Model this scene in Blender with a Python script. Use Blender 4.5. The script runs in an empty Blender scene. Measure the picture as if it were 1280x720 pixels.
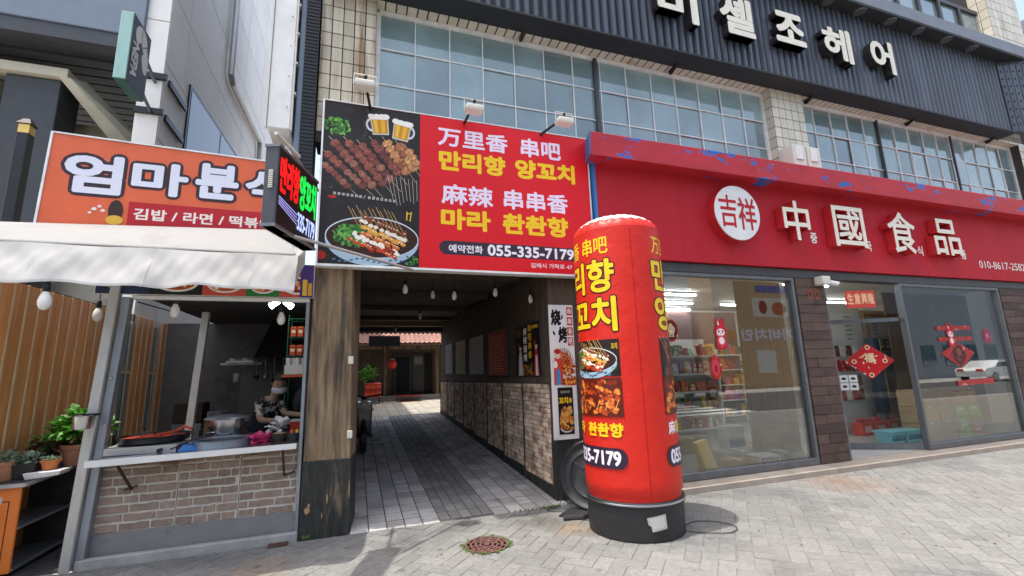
import bpy, bmesh, math, random
from mathutils import Vector, Matrix
R_ = random.Random(11)
scene = bpy.context.scene
col = scene.collection
# ---------------------------------------------------------------- camera
def make_camera():
    cam = bpy.data.cameras.new('camera')
    o = bpy.data.objects.new('camera', cam); col.objects.link(o)
    yaw, pitch, roll = [math.radians(a) for a in (19.152, 10.529, -1.774)]
    fwd = Vector((math.sin(yaw)*math.cos(pitch), math.cos(yaw)*math.cos(pitch), math.sin(pitch)))
    right = Vector((math.cos(yaw), -math.sin(yaw), 0)); up = right.cross(fwd)
    r2 = right*math.cos(roll) + up*math.sin(roll); u2 = up*math.cos(roll) - right*math.sin(roll)
    m = Matrix(((r2.x, u2.x, -fwd.x, 0), (r2.y, u2.y, -fwd.y, 0), (r2.z, u2.z, -fwd.z, 0), (0, 0, 0, 1)))
    o.matrix_world = Matrix.Translation((0, 0, 1.6)) @ m
    cam.sensor_width = 36; cam.lens = 566.18/1280*36; cam.clip_end = 2000; cam.clip_start = .05
    scene.camera = o
    return r2, u2, fwd
CR, CU, CF = make_camera()
def project(x, y, z):
    v = Vector((x, y, z-1.6)); d = v.dot(CF)
    if d < .05: return None
    return 640+566.18*v.dot(CR)/d, 360-566.18*v.dot(CU)/d, d
# ---------------------------------------------------------------- world, sun, exposure
SUNT = Vector((.246, .03, -1)).normalized()
world = bpy.data.worlds.new('World'); scene.world = world; world.use_nodes = True
wn = world.node_tree.nodes; wl = world.node_tree.links
sky = wn.new('ShaderNodeTexSky'); sky.sky_type = 'NISHITA'; sky.sun_disc = False
sky.sun_elevation = math.radians(76.1); sky.sun_rotation = math.radians(263)
sky.air_density = 1.2; sky.dust_density = 5.0
wn['Background'].inputs[1].default_value = .15
hs = wn.new('ShaderNodeHueSaturation'); hs.inputs['Saturation'].default_value = .85   # thin bright haze
wl.new(sky.outputs[0], hs.inputs['Color']); wl.new(hs.outputs[0], wn['Background'].inputs[0])
sl = bpy.data.lights.new('sun', 'SUN'); sl.energy = 2.0; sl.angle = math.radians(.5); sl.color = (1, .95, .87)
so = bpy.data.objects.new('sun', sl); col.objects.link(so); so.rotation_euler = SUNT.to_track_quat('-Z', 'Y').to_euler()
scene.view_settings.view_transform = 'Standard'; scene.view_settings.look = 'None'
scene.view_settings.exposure = 1.32; scene.view_settings.gamma = 1
scene.render.engine = 'CYCLES'
scene.cycles.use_denoising = True
scene.cycles.max_bounces = 8; scene.cycles.transparent_max_bounces = 16
scene.cycles.sample_clamp_indirect = 6

# ---------------------------------------------------------------- helpers: colour, materials
def hx(s, k=1):
    s = s.lstrip('#'); c = [int(s[i:i+2], 16)/255 for i in (0, 2, 4)]
    return tuple(k*(x/12.92 if x <= .04045 else ((x+.055)/1.055)**2.4) for x in c)
MATS = {}
def mat(name, c, rough=.6, metal=0, var=.15, scale=5, bump=0, bscale=40, stretch=(1, 1, 1), rand=0, spec=.5,
        c2=None, c2scale=2, c2lo=.55, c2hi=.7, emit=0, spots=(), coat=0, trans=0, gum=0):
    if isinstance(c, str): c = hx(c)
    if isinstance(c2, str): c2 = hx(c2)
    m = bpy.data.materials.new(name); m.use_nodes = True; MATS[name] = m
    n = m.node_tree.nodes; l = m.node_tree.links; b = n['Principled BSDF']
    b.inputs['Roughness'].default_value = rough; b.inputs['Metallic'].default_value = metal
    b.inputs['Specular IOR Level'].default_value = spec
    b.inputs['Coat Weight'].default_value = coat
    geo = n.new('ShaderNodeNewGeometry')
    mp = n.new('ShaderNodeMapping'); mp.inputs['Scale'].default_value = stretch
    l.new(geo.outputs['Position'], mp.inputs['Vector'])
    def noise(s, det=5, ro=.6):
        t = n.new('ShaderNodeTexNoise'); t.inputs['Scale'].default_value = s; t.inputs['Detail'].default_value = det
        t.inputs['Roughness'].default_value = ro
        l.new(mp.outputs[0], t.inputs['Vector']); return t.outputs[0]
    def rng(src, a, bb, lo, hi):
        r = n.new('ShaderNodeMapRange'); l.new(src, r.inputs[0])
        for i, v in enumerate((a, bb, lo, hi)): r.inputs[i+1].default_value = v
        return r.outputs[0]
    def math_(op, a, bb):
        q = n.new('ShaderNodeMath'); q.operation = op
        for i, v in enumerate((a, bb)):
            if isinstance(v, (int, float)): q.inputs[i].default_value = v
            else: l.new(v, q.inputs[i])
        return q.outputs[0]
    rgb = n.new('ShaderNodeRGB'); rgb.outputs[0].default_value = (*c, 1); cur = rgb.outputs[0]
    def mix(fac, a, cc):
        q = n.new('ShaderNodeMix'); q.data_type = 'RGBA'
        l.new(fac, q.inputs[0]); l.new(a, q.inputs[6]); q.inputs[7].default_value = (*cc, 1); return q.outputs[2]
    if c2 is not None:
        cur = mix(rng(noise(c2scale, 6, .65), c2lo, c2hi, 0, 1), cur, c2)
    for (sx, sy, rad, cc, st) in spots:
        d = n.new('ShaderNodeVectorMath'); d.operation = 'DISTANCE'; l.new(geo.outputs['Position'], d.inputs[0])
        d.inputs[1].default_value = (sx, sy, 0)
        f = math_('MULTIPLY', rng(d.outputs['Value'], rad*.15, rad, st, 0), rng(noise(7, 4), .3, .62, .1, 1))
        cur = mix(f, cur, hx(cc))
    if gum:
        vo = n.new('ShaderNodeTexVoronoi'); vo.inputs['Scale'].default_value = gum; l.new(geo.outputs['Position'], vo.inputs['Vector'])
        cur = mix(rng(vo.outputs['Distance'], .05, .11, .6, 0), cur, (.06, .058, .055))
    k = rng(noise(scale), .3, .7, 1-var, 1+var)
    if rand:
        oi = n.new('ShaderNodeObjectInfo')
        f = math_('FRACT', math_('ADD', oi.outputs['Random'], geo.outputs['Random Per Island']), 0)
        k = math_('MULTIPLY', k, rng(f, 0, 1, 1-rand, 1+rand))
    v = n.new('ShaderNodeVectorMath'); v.operation = 'SCALE'; l.new(cur, v.inputs[0]); l.new(k, v.inputs['Scale'])
    l.new(v.outputs[0], b.inputs['Base Color'])
    if bump:
        bp = n.new('ShaderNodeBump'); bp.inputs['Strength'].default_value = bump; bp.inputs['Distance'].default_value = .01
        l.new(noise(bscale, 6), bp.inputs['Height']); l.new(bp.outputs[0], b.inputs['Normal'])
    if emit:
        b.inputs['Emission Color'].default_value = (*c, 1); b.inputs['Emission Strength'].default_value = emit
    if trans:
        t = n.new('ShaderNodeBsdfTranslucent'); l.new(v.outputs[0], t.inputs[0])
        ms = n.new('ShaderNodeMixShader'); ms.inputs[0].default_value = trans
        l.new(b.outputs[0], ms.inputs[1]); l.new(t.outputs[0], ms.inputs[2]); l.new(ms.outputs[0], n['Material Output'].inputs[0])
    return m
def glass(name, tint, ior=1.5, boost=1):
    m = bpy.data.materials.new(name); m.use_nodes = True; MATS[name] = m
    n = m.node_tree.nodes; l = m.node_tree.links; n.remove(n['Principled BSDF'])
    tr = n.new('ShaderNodeBsdfTransparent'); tr.inputs[0].default_value = (*tint, 1)
    gl = n.new('ShaderNodeBsdfGlossy'); gl.inputs['Roughness'].default_value = 0; gl.inputs[0].default_value = (1, 1, 1, 1)
    fr = n.new('ShaderNodeFresnel'); fr.inputs[0].default_value = ior
    g = n.new('ShaderNodeNewGeometry')
    a = n.new('ShaderNodeMath'); a.operation = 'SUBTRACT'; a.inputs[0].default_value = boost; l.new(g.outputs['Backfacing'], a.inputs[1])
    mx = n.new('ShaderNodeMath'); mx.operation = 'MAXIMUM'; l.new(a.outputs[0], mx.inputs[0]); mx.inputs[1].default_value = 0
    q = n.new('ShaderNodeMath'); q.operation = 'MULTIPLY'; q.use_clamp = True; l.new(fr.outputs[0], q.inputs[0]); l.new(mx.outputs[0], q.inputs[1])
    ms = n.new('ShaderNodeMixShader'); l.new(q.outputs[0], ms.inputs[0]); l.new(tr.outputs[0], ms.inputs[1]); l.new(gl.outputs[0], ms.inputs[2])
    l.new(ms.outputs[0], n['Material Output'].inputs[0]); return m
def print_mat(name, rough, emit=0, bump=0):
    m = bpy.data.materials.new(name); m.use_nodes = True; MATS[name] = m
    n = m.node_tree.nodes; l = m.node_tree.links; b = n['Principled BSDF']
    a = n.new('ShaderNodeAttribute'); a.attribute_name = 'ink'
    l.new(a.outputs['Color'], b.inputs['Base Color']); b.inputs['Roughness'].default_value = rough; b.inputs['Specular IOR Level'].default_value = .3
    if bump:
        g = n.new('ShaderNodeNewGeometry'); t = n.new('ShaderNodeTexNoise'); t.inputs['Scale'].default_value = 6; t.inputs['Detail'].default_value = 3; l.new(g.outputs['Position'], t.inputs['Vector'])
        bp = n.new('ShaderNodeBump'); bp.inputs['Strength'].default_value = bump; bp.inputs['Distance'].default_value = .03; l.new(t.outputs[0], bp.inputs['Height']); l.new(bp.outputs[0], b.inputs['Normal'])
    if emit: l.new(a.outputs['Color'], b.inputs['Emission Color']); b.inputs['Emission Strength'].default_value = emit
    return m

# ---------------------------------------------------------------- helpers: objects
WT = {}
def _inv(p):
    return Matrix.Translation(-WT.get(p.name, Vector((0, 0, 0))))
def thing(name, label, cat, loc=(0, 0, 0), group=None, kind=None):
    o = bpy.data.objects.new(name, None); col.objects.link(o); o.location = loc; o.empty_display_size = .1
    WT[o.name] = Vector(loc); tag(o, label, cat, group, kind); return o
def tag(o, label=None, cat=None, group=None, kind=None):
    for k, v in (('label', label), ('category', cat), ('group', group), ('kind', kind)):
        if v: o[k] = v
    return o
def inst(name, me, parent, loc=(0, 0, 0), rot=(0, 0, 0), sc=(1, 1, 1)):
    o = bpy.data.objects.new(name, me); col.objects.link(o)
    o.location = loc; o.rotation_euler = rot; o.scale = sc
    if parent is not None:
        o.parent = parent; o.matrix_parent_inverse = _inv(parent)
    return o
def copy_tree(o, loc=None, rotz=None, label=None, parent=None, depth=0):
    c = o.copy(); col.objects.link(c)
    if parent is not None: c.parent = parent
    if loc is not None: c.location = loc
    if rotz is not None: c.rotation_euler = (0, 0, rotz)
    if label: c['label'] = label
    for ch in list(o.children): copy_tree(ch, parent=c)
    return c
class MB:
    def __init__(s): s.v = []; s.f = []; s.mi = []; s.cur = 0
    def add(s, vs, fs):
        k = len(s.v); s.v += [tuple(p) for p in vs]
        for f in fs: s.f.append(tuple(i+k for i in f)); s.mi.append(s.cur)
        return s
    def box(s, x0, x1, y0, y1, z0, z1):
        return s.add([(x, y, z) for z in (z0, z1) for y in (y0, y1) for x in (x0, x1)],
                     [(0, 2, 3, 1), (4, 5, 7, 6), (0, 1, 5, 4), (2, 6, 7, 3), (0, 4, 6, 2), (1, 3, 7, 5)])
    def hexa(s, p):  # 8 points: bottom 4 ccw, top 4 ccw
        return s.add(p, [(3, 2, 1, 0), (4, 5, 6, 7), (0, 1, 5, 4), (1, 2, 6, 5), (2, 3, 7, 6), (3, 0, 4, 7)])
    def bar(s, a, b, w, h, up=(0, 0, 1)):  # rectangular bar from a to b
        a, b = Vector(a), Vector(b); d = (b-a).normalized(); u = Vector(up)
        if abs(d.dot(u)) > .98: u = Vector((0, 1, 0))
        sd = d.cross(u).normalized()*w/2; u2 = sd.cross(d).normalized()*h/2
        return s.hexa([a-sd-u2, a+sd-u2, b+sd-u2, b-sd-u2, a-sd+u2, a+sd+u2, b+sd+u2, b-sd+u2])
    def tube(s, pts, r, n=8, cap=True):
        pts = [Vector(p) for p in pts]; rs = r if isinstance(r, (list, tuple)) else [r]*len(pts)
        vs = []; fs = []; prev = None
        for i, p in enumerate(pts):
            d = (pts[min(i+1, len(pts)-1)]-pts[max(i-1, 0)])
            d = d.normalized() if d.length > 1e-9 else Vector((0, 0, 1))
            if prev is None:
                u = Vector((0, 0, 1)) if abs(d.z) < .9 else Vector((1, 0, 0))
            else: u = prev
            sd = d.cross(u).normalized(); u = sd.cross(d).normalized(); prev = u
            for k in range(n):
                a = 2*math.pi*k/n; vs.append(p+(sd*math.cos(a)+u*math.sin(a))*rs[i])
        for i in range(len(pts)-1):
            for k in range(n):
                fs.append((i*n+k, i*n+(k+1) % n, (i+1)*n+(k+1) % n, (i+1)*n+k))
        if cap: fs.append(tuple(range(n))[::-1]); fs.append(tuple((len(pts)-1)*n+k for k in range(n)))
        return s.add(vs, fs)
    def lathe(s, prof, c=(0, 0, 0), n=24, axis='z'):
        vs = []; fs = []
        for (r, h) in prof:
            for k in range(n):
                a = 2*math.pi*k/n; x, y = r*math.cos(a), r*math.sin(a)
                p = (x, y, h) if axis == 'z' else (x, h, y)
                vs.append((c[0]+p[0], c[1]+p[1], c[2]+p[2]))
        for i in range(len(prof)-1):
            for k in range(n):
                f = (i*n+k, i*n+(k+1) % n, (i+1)*n+(k+1) % n, (i+1)*n+k)
                fs.append(f if axis == 'z' else f[::-1])
        e0 = tuple(range(n))[::-1]; e1 = tuple((len(prof)-1)*n+k for k in range(n))
        fs += [e0, e1] if axis == 'z' else [e0[::-1], e1[::-1]]
        return s.add(vs, fs)
    def prism(s, poly, f, d0, d1):  # poly of (u,v); f(u,v,d)->xyz
        n = len(poly); vs = [f(u, v, d0) for u, v in poly]+[f(u, v, d1) for u, v in poly]
        return s.add(vs, [tuple(range(n)), tuple(range(2*n-1, n-1, -1))]+[(i, n+i, n+(i+1) % n, (i+1) % n) for i in range(n)])
    def mesh(s, name, mats, smooth=False, bevel=0, seg=1, fix=True):
        me = bpy.data.meshes.new(name)
        bm = bmesh.new(); vs = [bm.verts.new(p) for p in s.v]
        for f, mi in zip(s.f, s.mi):
            try:
                q = bm.faces.new([vs[i] for i in f]); q.material_index = mi; q.smooth = smooth
            except ValueError: pass
        if fix: bmesh.ops.recalc_face_normals(bm, faces=bm.faces)
        if bevel:
            es = [e for e in bm.edges if len(e.link_faces) == 2 and e.calc_face_angle(0) > .5]
            bmesh.ops.bevel(bm, geom=es, offset=bevel, segments=seg, affect='EDGES', profile=.6)
        if smooth:
            for e in bm.edges:
                if len(e.link_faces) == 2 and e.calc_face_angle(0) > .7: e.smooth = False
        bm.to_mesh(me); bm.free()
        for m in (mats if isinstance(mats, (list, tuple)) else [mats]): me.materials.append(m)
        return me
    def build(s, name, mats, parent=None, smooth=False, bevel=0, seg=1, loc=(0, 0, 0), fix=True):
        return inst(name, s.mesh(name, mats, smooth, bevel, seg, fix), parent, loc)
def box(name, m, parent, x0, x1, y0, y1, z0, z1, bevel=0):
    return MB().box(x0, x1, y0, y1, z0, z1).build(name, m, parent, bevel=bevel)
def struct(o): o['kind'] = 'structure'; return o
# ---------------------------------------------------------------- helpers: lettering and flat print
_TC = {}
def glyphs(body):
    if body not in _TC:
        c = bpy.data.curves.new('lettering', 'FONT'); c.body = body; c.size = 1; c.resolution_u = 3
        o = bpy.data.objects.new('lettering', c); col.objects.link(o)
        me = bpy.data.meshes.new_from_object(o.evaluated_get(bpy.context.evaluated_depsgraph_get()))
        V = [(v.co.x, v.co.y) for v in me.vertices]; F = [tuple(p.vertices) for p in me.polygons]
        bpy.data.objects.remove(o); bpy.data.curves.remove(c); bpy.data.meshes.remove(me)
        xs = [p[0] for p in V]; ys = [p[1] for p in V]
        _TC[body] = (V, F, min(xs), max(xs), min(ys), max(ys))
    return _TC[body]
def ring(r, n): return [(r*math.cos(2*math.pi*k/n), r*math.sin(2*math.pi*k/n)) for k in range(n)]
class Print:
    """coloured flat print: polygons in (u, w) laid on a surface, each sheet a little above the one before"""
    def __init__(s, step=.00025): s.v = []; s.f = []; s.c = []; s.n = 0; s.n0 = 0; s.step = step
    def poly(s, pts, c, same=False):
        if not same: s.n += 1
        if isinstance(c, str): c = hx(c)
        k = len(s.v); s.v += [(u, w, s.n) for u, w in pts]; s.f.append(tuple(range(k, k+len(pts)))); s.c.append(c); return s
    def rect(s, u0, u1, w0, w1, c): return s.poly([(u0, w0), (u1, w0), (u1, w1), (u0, w1)], c)
    def ell(s, u, w, a, b, c, n=20, rot=0, jit=0, t0=0, t1=None):
        ps = []; full = t1 is None; t1 = 2*math.pi if full else t1
        for k in range(n+(0 if full else 1)):
            t = t0+(t1-t0)*k/n; q = 1+R_.uniform(-jit, jit); x, y = a*math.cos(t)*q, b*math.sin(t)*q
            ps.append((u+x*math.cos(rot)-y*math.sin(rot), w+x*math.sin(rot)+y*math.cos(rot)))
        return s.poly(ps, c)
    def line(s, a, b, w0, c, w1=None):
        a, b = Vector(a), Vector(b); d = (b-a).normalized(); nn = Vector((-d.y, d.x)); w1 = w0 if w1 is None else w1
        return s.poly([a-nn*w0/2, b-nn*w1/2, b+nn*w1/2, a+nn*w0/2], c)
    def pill(s, u0, u1, w0, w1, c, r=None, n=6):
        r = min(u1-u0, w1-w0)/2 if r is None else r; ps = []
        for cx, cy, a in ((u1-r, w0+r, -.5), (u1-r, w1-r, 0), (u0+r, w1-r, .5), (u0+r, w0+r, 1)):
            for k in range(n+1): t = math.pi*(a+.5*k/n); ps.append((cx+r*math.cos(t), cy+r*math.sin(t)))
        return s.poly(ps, c)
    def text(s, body, u0, u1, w0, w1, c, bold=0, n=8, outline=None):
        V, F, a0, a1, b0, b1 = glyphs(body)
        su, sw = (u1-u0)/(a1-a0), (w1-w0)/(b1-b0)
        def lay(sh, cc):
            for dx, dy in sh:
                s.n += 1; k = len(s.v)
                s.v += [(u0+(x-a0)*su+dx, w0+(y-b0)*sw+dy, s.n) for x, y in V]
                for f in F: s.f.append(tuple(i+k for i in f)); s.c.append(cc)
        em = sw
        if outline:
            oc, ow = outline; lay(ring((bold+ow)*em, 12)+ring((bold+ow)*em*.55, 6), hx(oc) if isinstance(oc, str) else oc)
        lay([(0, 0)]+(ring(bold*em, n) if bold else []), hx(c) if isinstance(c, str) else c); return s
    def build(s, name, parent, f, m=None, cuts=None):
        me = bpy.data.meshes.new(name); bm = bmesh.new(); ly = bm.loops.layers.float_color.new('ink')
        vs = [bm.verts.new((u, w, n)) for u, w, n in s.v]
        for fc, cc in zip(s.f, s.c):
            try: q = bm.faces.new([vs[i] for i in fc])
            except ValueError: continue
            for lp in q.loops: lp[ly] = (*cc, 1)
        for cu in (cuts or ()):
            bmesh.ops.bisect_plane(bm, geom=bm.verts[:]+bm.edges[:]+bm.faces[:], plane_co=(cu, 0, 0), plane_no=(1, 0, 0))
        st_ = min(s.step, .005/max(1, s.n0, s.n))
        for v in bm.verts: v.co = f(v.co.x, v.co.y, v.co.z*st_)
        bm.to_mesh(me); bm.free(); me.materials.append(m or MATS['print'])
        return inst(name, me, parent)
def on_y(y): return lambda u, w, d: (u, y-d, w)           # print on a wall that faces the street
def on_xn(x): return lambda u, w, d: (x-d, -u, w)         # print on a wall that faces -x, u = -y
def on_xp(x): return lambda u, w, d: (x+d, u, w)
def solid_text(body, x0, x1, z0, z1, yf, yb, bold, mb, n=8):
    """letters as solids: fronts at yf, backs at yb"""
    V, F, a0, a1, b0, b1 = glyphs(body); su, sw = (x1-x0)/(a1-a0), (z1-z0)/(b1-b0)
    ec = {}
    for f in F:
        for i in range(len(f)):
            e = (f[i], f[(i+1) % len(f)]); ec[frozenset(e)] = ec.get(frozenset(e), []) + [e]
    for i, (dx, dz) in enumerate([(0, 0)]+ring(bold*sw, n)):
        yy = yf-.0006*i; N = len(V)
        vs = [(x0+(x-a0)*su+dx, yy, z0+(y-b0)*sw+dz) for x, y in V]+[(x0+(x-a0)*su+dx, yb+.0006*i, z0+(y-b0)*sw+dz) for x, y in V]
        mb.cur = 0; mb.add(vs, F)
        mb.cur = 1; mb.add(vs, [(e[0][0], e[0][1], e[0][1]+N, e[0][0]+N) for e in ec.values() if len(e) == 1])
        mb.cur = 0
def leaf_ball(mb, c, r, n, size, flat=.6, seed=1, droop=.2):
    rr = random.Random(seed)
    for _ in range(n):
        d = Vector((rr.gauss(0, 1), rr.gauss(0, 1), rr.gauss(0, .7)))
        d = d.normalized()*rr.uniform(.35, 1)
        p = Vector(c)+Vector((d.x*r[0], d.y*r[1], d.z*r[2]))
        o = (d+Vector((rr.uniform(-.5, .5), rr.uniform(-.5, .5), rr.uniform(-.2, .6)))).normalized()
        s = size*rr.uniform(.6, 1.3); sd = o.cross(Vector((rr.uniform(-.3, .3), rr.uniform(-.3, .3), 1))).normalized()*s*flat*.5
        nn = sd.cross(o).normalized()*s*.12; o = o*s
        mb.add([p, p+o*.4+sd+nn, p+o*.75+sd*.7-nn, p+o-nn*droop*8, p+o*.75-sd*.7-nn, p+o*.4-sd+nn, p+o*.5-nn],
               [(0, 1, 6), (1, 2, 6), (2, 3, 6), (3, 4, 6), (4, 5, 6), (5, 0, 6)])
# ---------------------------------------------------------------- materials
print_mat('print', .45); print_mat('vinyl', .38, 0, .35); print_mat('led', .5, emit=.4)
mat('mortar', (.17, .155, .135), .95, var=.3, scale=9, bump=.5)
mat('paver', (.186, .185, .174), .9, gum=2.6, var=.2, scale=26, rand=.10, bump=.5, bscale=140, c2=(.118, .118, .116), c2scale=1.1, c2lo=.47, c2hi=.68,
    spots=((6.3, 4.75, .75, '#8a5a22', .42), (1.95, 4.95, .38, '#4a4540', .8), (1.15, 5.2, .3, '#4a4742', .7), (2.2, 4.55, .3, '#8d6a3c', .55), (.5, 4.85, .25, '#2c2b2a', .8), (-.75, 4.75, .4, '#8a6a48', .5), (4.6, 3.9, .5, '#5f5d5a', .6), (7.6, 3.7, 1.3, '#74716c', .7), (3.6, 3.0, .8, '#77746f', .6)))
mat('lane_paver', (.40, .39, .375), .85, var=.2, scale=2, rand=.22, bump=.35, bscale=110, c2=(.13, .125, .12), c2scale=1.6)
mat('lane_dark', (.22, .215, .205), .85, var=.2, scale=3, rand=.18, bump=.35, bscale=110)
mat('lanemortar', (.085, .082, .078), .95)
mat('court', (.36, .33, .28), .9, var=.15, scale=3, rand=.1)
mat('asphalt', (.05, .05, .052), .9, var=.2, scale=20, bump=.3)
mat('roadpaint', (.75, .74, .70), .7)
mat('kerbstone', (.34, .29, .235), .8, var=.14, scale=5, rand=.06, bump=.15, bscale=90, c2=(.29, .25, .21), c2scale=2)
mat('concrete', (.33, .32, .30), .9, var=.2, scale=6, bump=.4, c2=(.2, .19, .18), c2scale=3)
mat('tile', (.62, .57, .46), .35, var=.1, scale=4, rand=.1, c2=(.34, .22, .10), c2scale=2.2, c2lo=.62, c2hi=.76, stretch=(1.6, 1.6, .25))
mat('tile_stain', (.56, .49, .36), .45, var=.18, scale=5, rand=.14, c2=(.24, .12, .04), c2scale=2.6, c2lo=.54, c2hi=.66, stretch=(2.6, 2.6, .16))
mat('sootytile', (.22, .17, .11), .7, var=.3, scale=5, rand=.25, c2=(.07, .05, .035), c2scale=3)
mat('grout', (.06, .052, .045), .9)
mat('wall_dark', (.045, .042, .04), .9, var=.25)
mat('film', (.20, .285, .295), .03, var=.3, scale=.8, spec=1.0, rand=.3, coat=.6)
mat('whitebar', (.76, .77, .75), .5)
mat('darkframe', (.05, .05, .053), .45)
mat('greyframe', (.17, .18, .19), .4, metal=.6)
mat('rib', (.075, .085, .107), .42, var=.25, scale=3, rand=.13, metal=.2, stretch=(1, 1, .2))
mat('ribback', (.02, .022, .027), .6)
mat('lip', (.17, .185, .21), .5, var=.1)
mat('white', (.74, .73, .70), .5, var=.08)
mat('cream', (.66, .61, .48), .6, var=.12, scale=3, bump=.15, c2=(.4, .35, .26), c2scale=2)
mat('letterwhite', (.78, .73, .60), .5, var=.05)
mat('letterblack', (.018, .018, .02), .5)
mat('chrome', (.6, .6, .6), .2, metal=1)
mat('redsign', (.46, .018, .028), .6, spec=.2, var=.10, scale=1.5, c2=(.41, .018, .036), c2scale=1.6, stretch=(1, 1, .18))
mat('redlip', (.50, .022, .035), .5, var=.14, scale=3, c2=(.02, .14, .48), c2scale=2.6, c2lo=.575, c2hi=.58, stretch=(.6, .3, 1.5))
mat('redletter', (.50, .02, .025), .5, var=.08)
mat('blue', (.03, .16, .42), .5, var=.15)
mat('brownbrick', (.085, .05, .038), .7, var=.3, scale=5, rand=.3, bump=.5, bscale=30, stretch=(1, 1, 2))
mat('woodpillar', (.24, .165, .095), .85, var=.5, scale=7, bump=.7, bscale=22, stretch=(3, 3, .25), c2=(.07, .055, .042), c2scale=3.6, c2lo=.46, c2hi=.62)
mat('blackpaint', (.024, .026, .022), .6, var=.6, scale=12, bump=1, bscale=18, stretch=(2.6, 2.6, .4), c2=(.12, .09, .055), c2scale=4.5, c2lo=.58, c2hi=.68)
mat('barewood', (.34, .22, .11), .8, var=.2, stretch=(3, 3, .3))
mat('darkwood', (.085, .058, .038), .7, var=.35, scale=6, bump=.4, stretch=(2.5, 2.5, .3))
mat('ceilwood', (.085, .07, .058), .8, var=.3)
mat('wainbrick', (.74, .58, .44), .85, var=.15, scale=20, rand=.32, bump=.4, c2=(.38, .20, .12), c2scale=5, c2lo=.48, c2hi=.6)
mat('stallbrick', (.30, .215, .165), .85, var=.22, scale=16, rand=.16, bump=.6, bscale=50, c2=(.34, .28, .25), c2scale=7)
mat('stallmortar', (.58, .53, .46), .9, var=.12)
mat('skirt', (.21, .205, .20), .7, var=.1, c2=(.12, .115, .11), c2scale=3)
mat('alu', (.52, .51, .48), .42, metal=.55, var=.12, stretch=(2, 2, .4))
mat('alu2', (.30, .33, .36), .4, metal=.6, var=.12)
mat('steel', (.55, .55, .55), .25, metal=1, var=.1)
mat('sillwhite', (.68, .67, .64), .4, var=.06)
mat('blackmetal', (.02, .02, .022), .35, metal=.4, var=.2)
mat('awning', (.50, .50, .495), .85, var=.04, scale=9, bump=.25, bscale=4, trans=.35, c2=(.42, .42, .41), c2scale=1.6, stretch=(1, .6, .6))
mat('orange', (.72, .12, .035), .45, var=.06)
mat('oranged', (.78, .20, .03), .4, var=.08)
mat('slatwood', (.74, .33, .115), .5, var=.22, scale=5, rand=.1, stretch=(3, 3, .25), c2=(.58, .24, .08), c2scale=2)
mat('batten', (.72, .56, .36), .6, var=.15)
mat('nepawall', (.84, .82, .77), .6, var=.05, scale=1.5, rand=.04, c2=(.76, .74, .70), c2scale=.8)
mat('nepagrey', (.16, .20, .26), .5, var=.08)
mat('nepadark', (.045, .048, .054), .45, var=.12)
mat('teal', (.30, .50, .45), .5, var=.06)
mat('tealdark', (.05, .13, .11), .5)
mat('bluewin', (.05, .12, .17), .04, var=.1, spec=1.0)
mat('gold', (.65, .42, .12), .3, metal=.9)
mat('redvinyl', (.60, .022, .012), .45, spec=.3, var=.07, scale=2, bump=.9, bscale=6)
mat('redjoint', (.22, .01, .018), .6)
mat('whitevinyl', (.60, .59, .57), .6, var=.06)
mat('awningtop', (.225, .225, .22), .7, var=.05, c2=(.185, .184, .18), c2scale=2)
mat('navy', (.012, .04, .085), .35)
mat('tub', (.018, .018, .02), .5, var=.3, bump=.15)
mat('cable', (.012, .012, .013), .5)
mat('rust', (.12, .052, .042), .8, var=.25, scale=20, bump=.4)
mat('rustdark', (.045, .028, .022), .9)
mat('grass', (.10, .17, .035), .8, var=.3)
mat('leaf', (.085, .26, .03), .5, var=.3, scale=14, rand=.3, trans=.25)
mat('leafred', (.20, .10, .06), .6, var=.3, rand=.2)
mat('leafgrey', (.20, .28, .20), .6, var=.2, rand=.2)
mat('terracotta', (.42, .19, .10), .85, var=.15, scale=10, c2=(.5, .30, .2), c2scale=4)
mat('orangepot', (.55, .17, .05), .6)
mat('soil', (.04, .028, .02), .95)
mat('skin', (.42, .25, .17), .55, var=.06)
mat('hair', (.012, .010, .010), .5)
mat('shirt', (.02, .02, .022), .8, c2=(.55, .52, .45), c2scale=13, c2lo=.49, c2hi=.53)
mat('apron', (.014, .018, .03), .8)
mat('mask', (.62, .64, .68), .7)
mat('stallwall', (.13, .125, .118), .8, var=.15, c2=(.065, .062, .058), c2scale=2)
mat('grime', (.055, .052, .05), .8, var=.4)
mat('greenwire', (.03, .14, .08), .5)
mat('redsauce', (.45, .05, .012), .25, var=.4, scale=18, bump=.6)
mat('redplastic', (.60, .04, .02), .35)
mat('pink', (.60, .04, .16), .4)
mat('yellow', (.7, .45, .05), .5)
mat('board', (.40, .27, .15), .8, var=.12, scale=5)
mat('shopwhite', (.62, .62, .60), .6, var=.04)
mat('shopfloor', (.40, .39, .37), .35, var=.08)
mat('shelf', (.82, .83, .83), .4)
mat('tube', (.95, .97, 1), .5, emit=30)
mat('bulbglass', (.80, .78, .72), .3, var=.02)
mat('bulblit', (.95, .97, 1), .4, emit=14)
mat('basket', (.20, .52, .60), .4, var=.06)
mat('rooftile', (.36, .19, .15), .7, var=.2, rand=.22, bump=.2)
mat('redcloth', (.28, .015, .02), .8)
mat('lantern', (.62, .03, .02), .5)
mat('brownfront', (.45, .29, .16), .7, var=.2)
mat('carwhite', (.75, .75, .74), .2, coat=1, var=.02)
mat('cardark', (.02, .02, .025), .2, coat=1)
mat('carglass', (.02, .025, .03), .03)
mat('plastic', (.66, .63, .55), .5, var=.06)
mat('brownsign', (.12, .055, .05), .4)
mat('partition', (.13, .075, .034), .6, var=.25, stretch=(3, 3, .3))
mat('bluegrey', (.22, .26, .30), .6, var=.1)
mat('farwall', (.42, .42, .42), .8)
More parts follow.
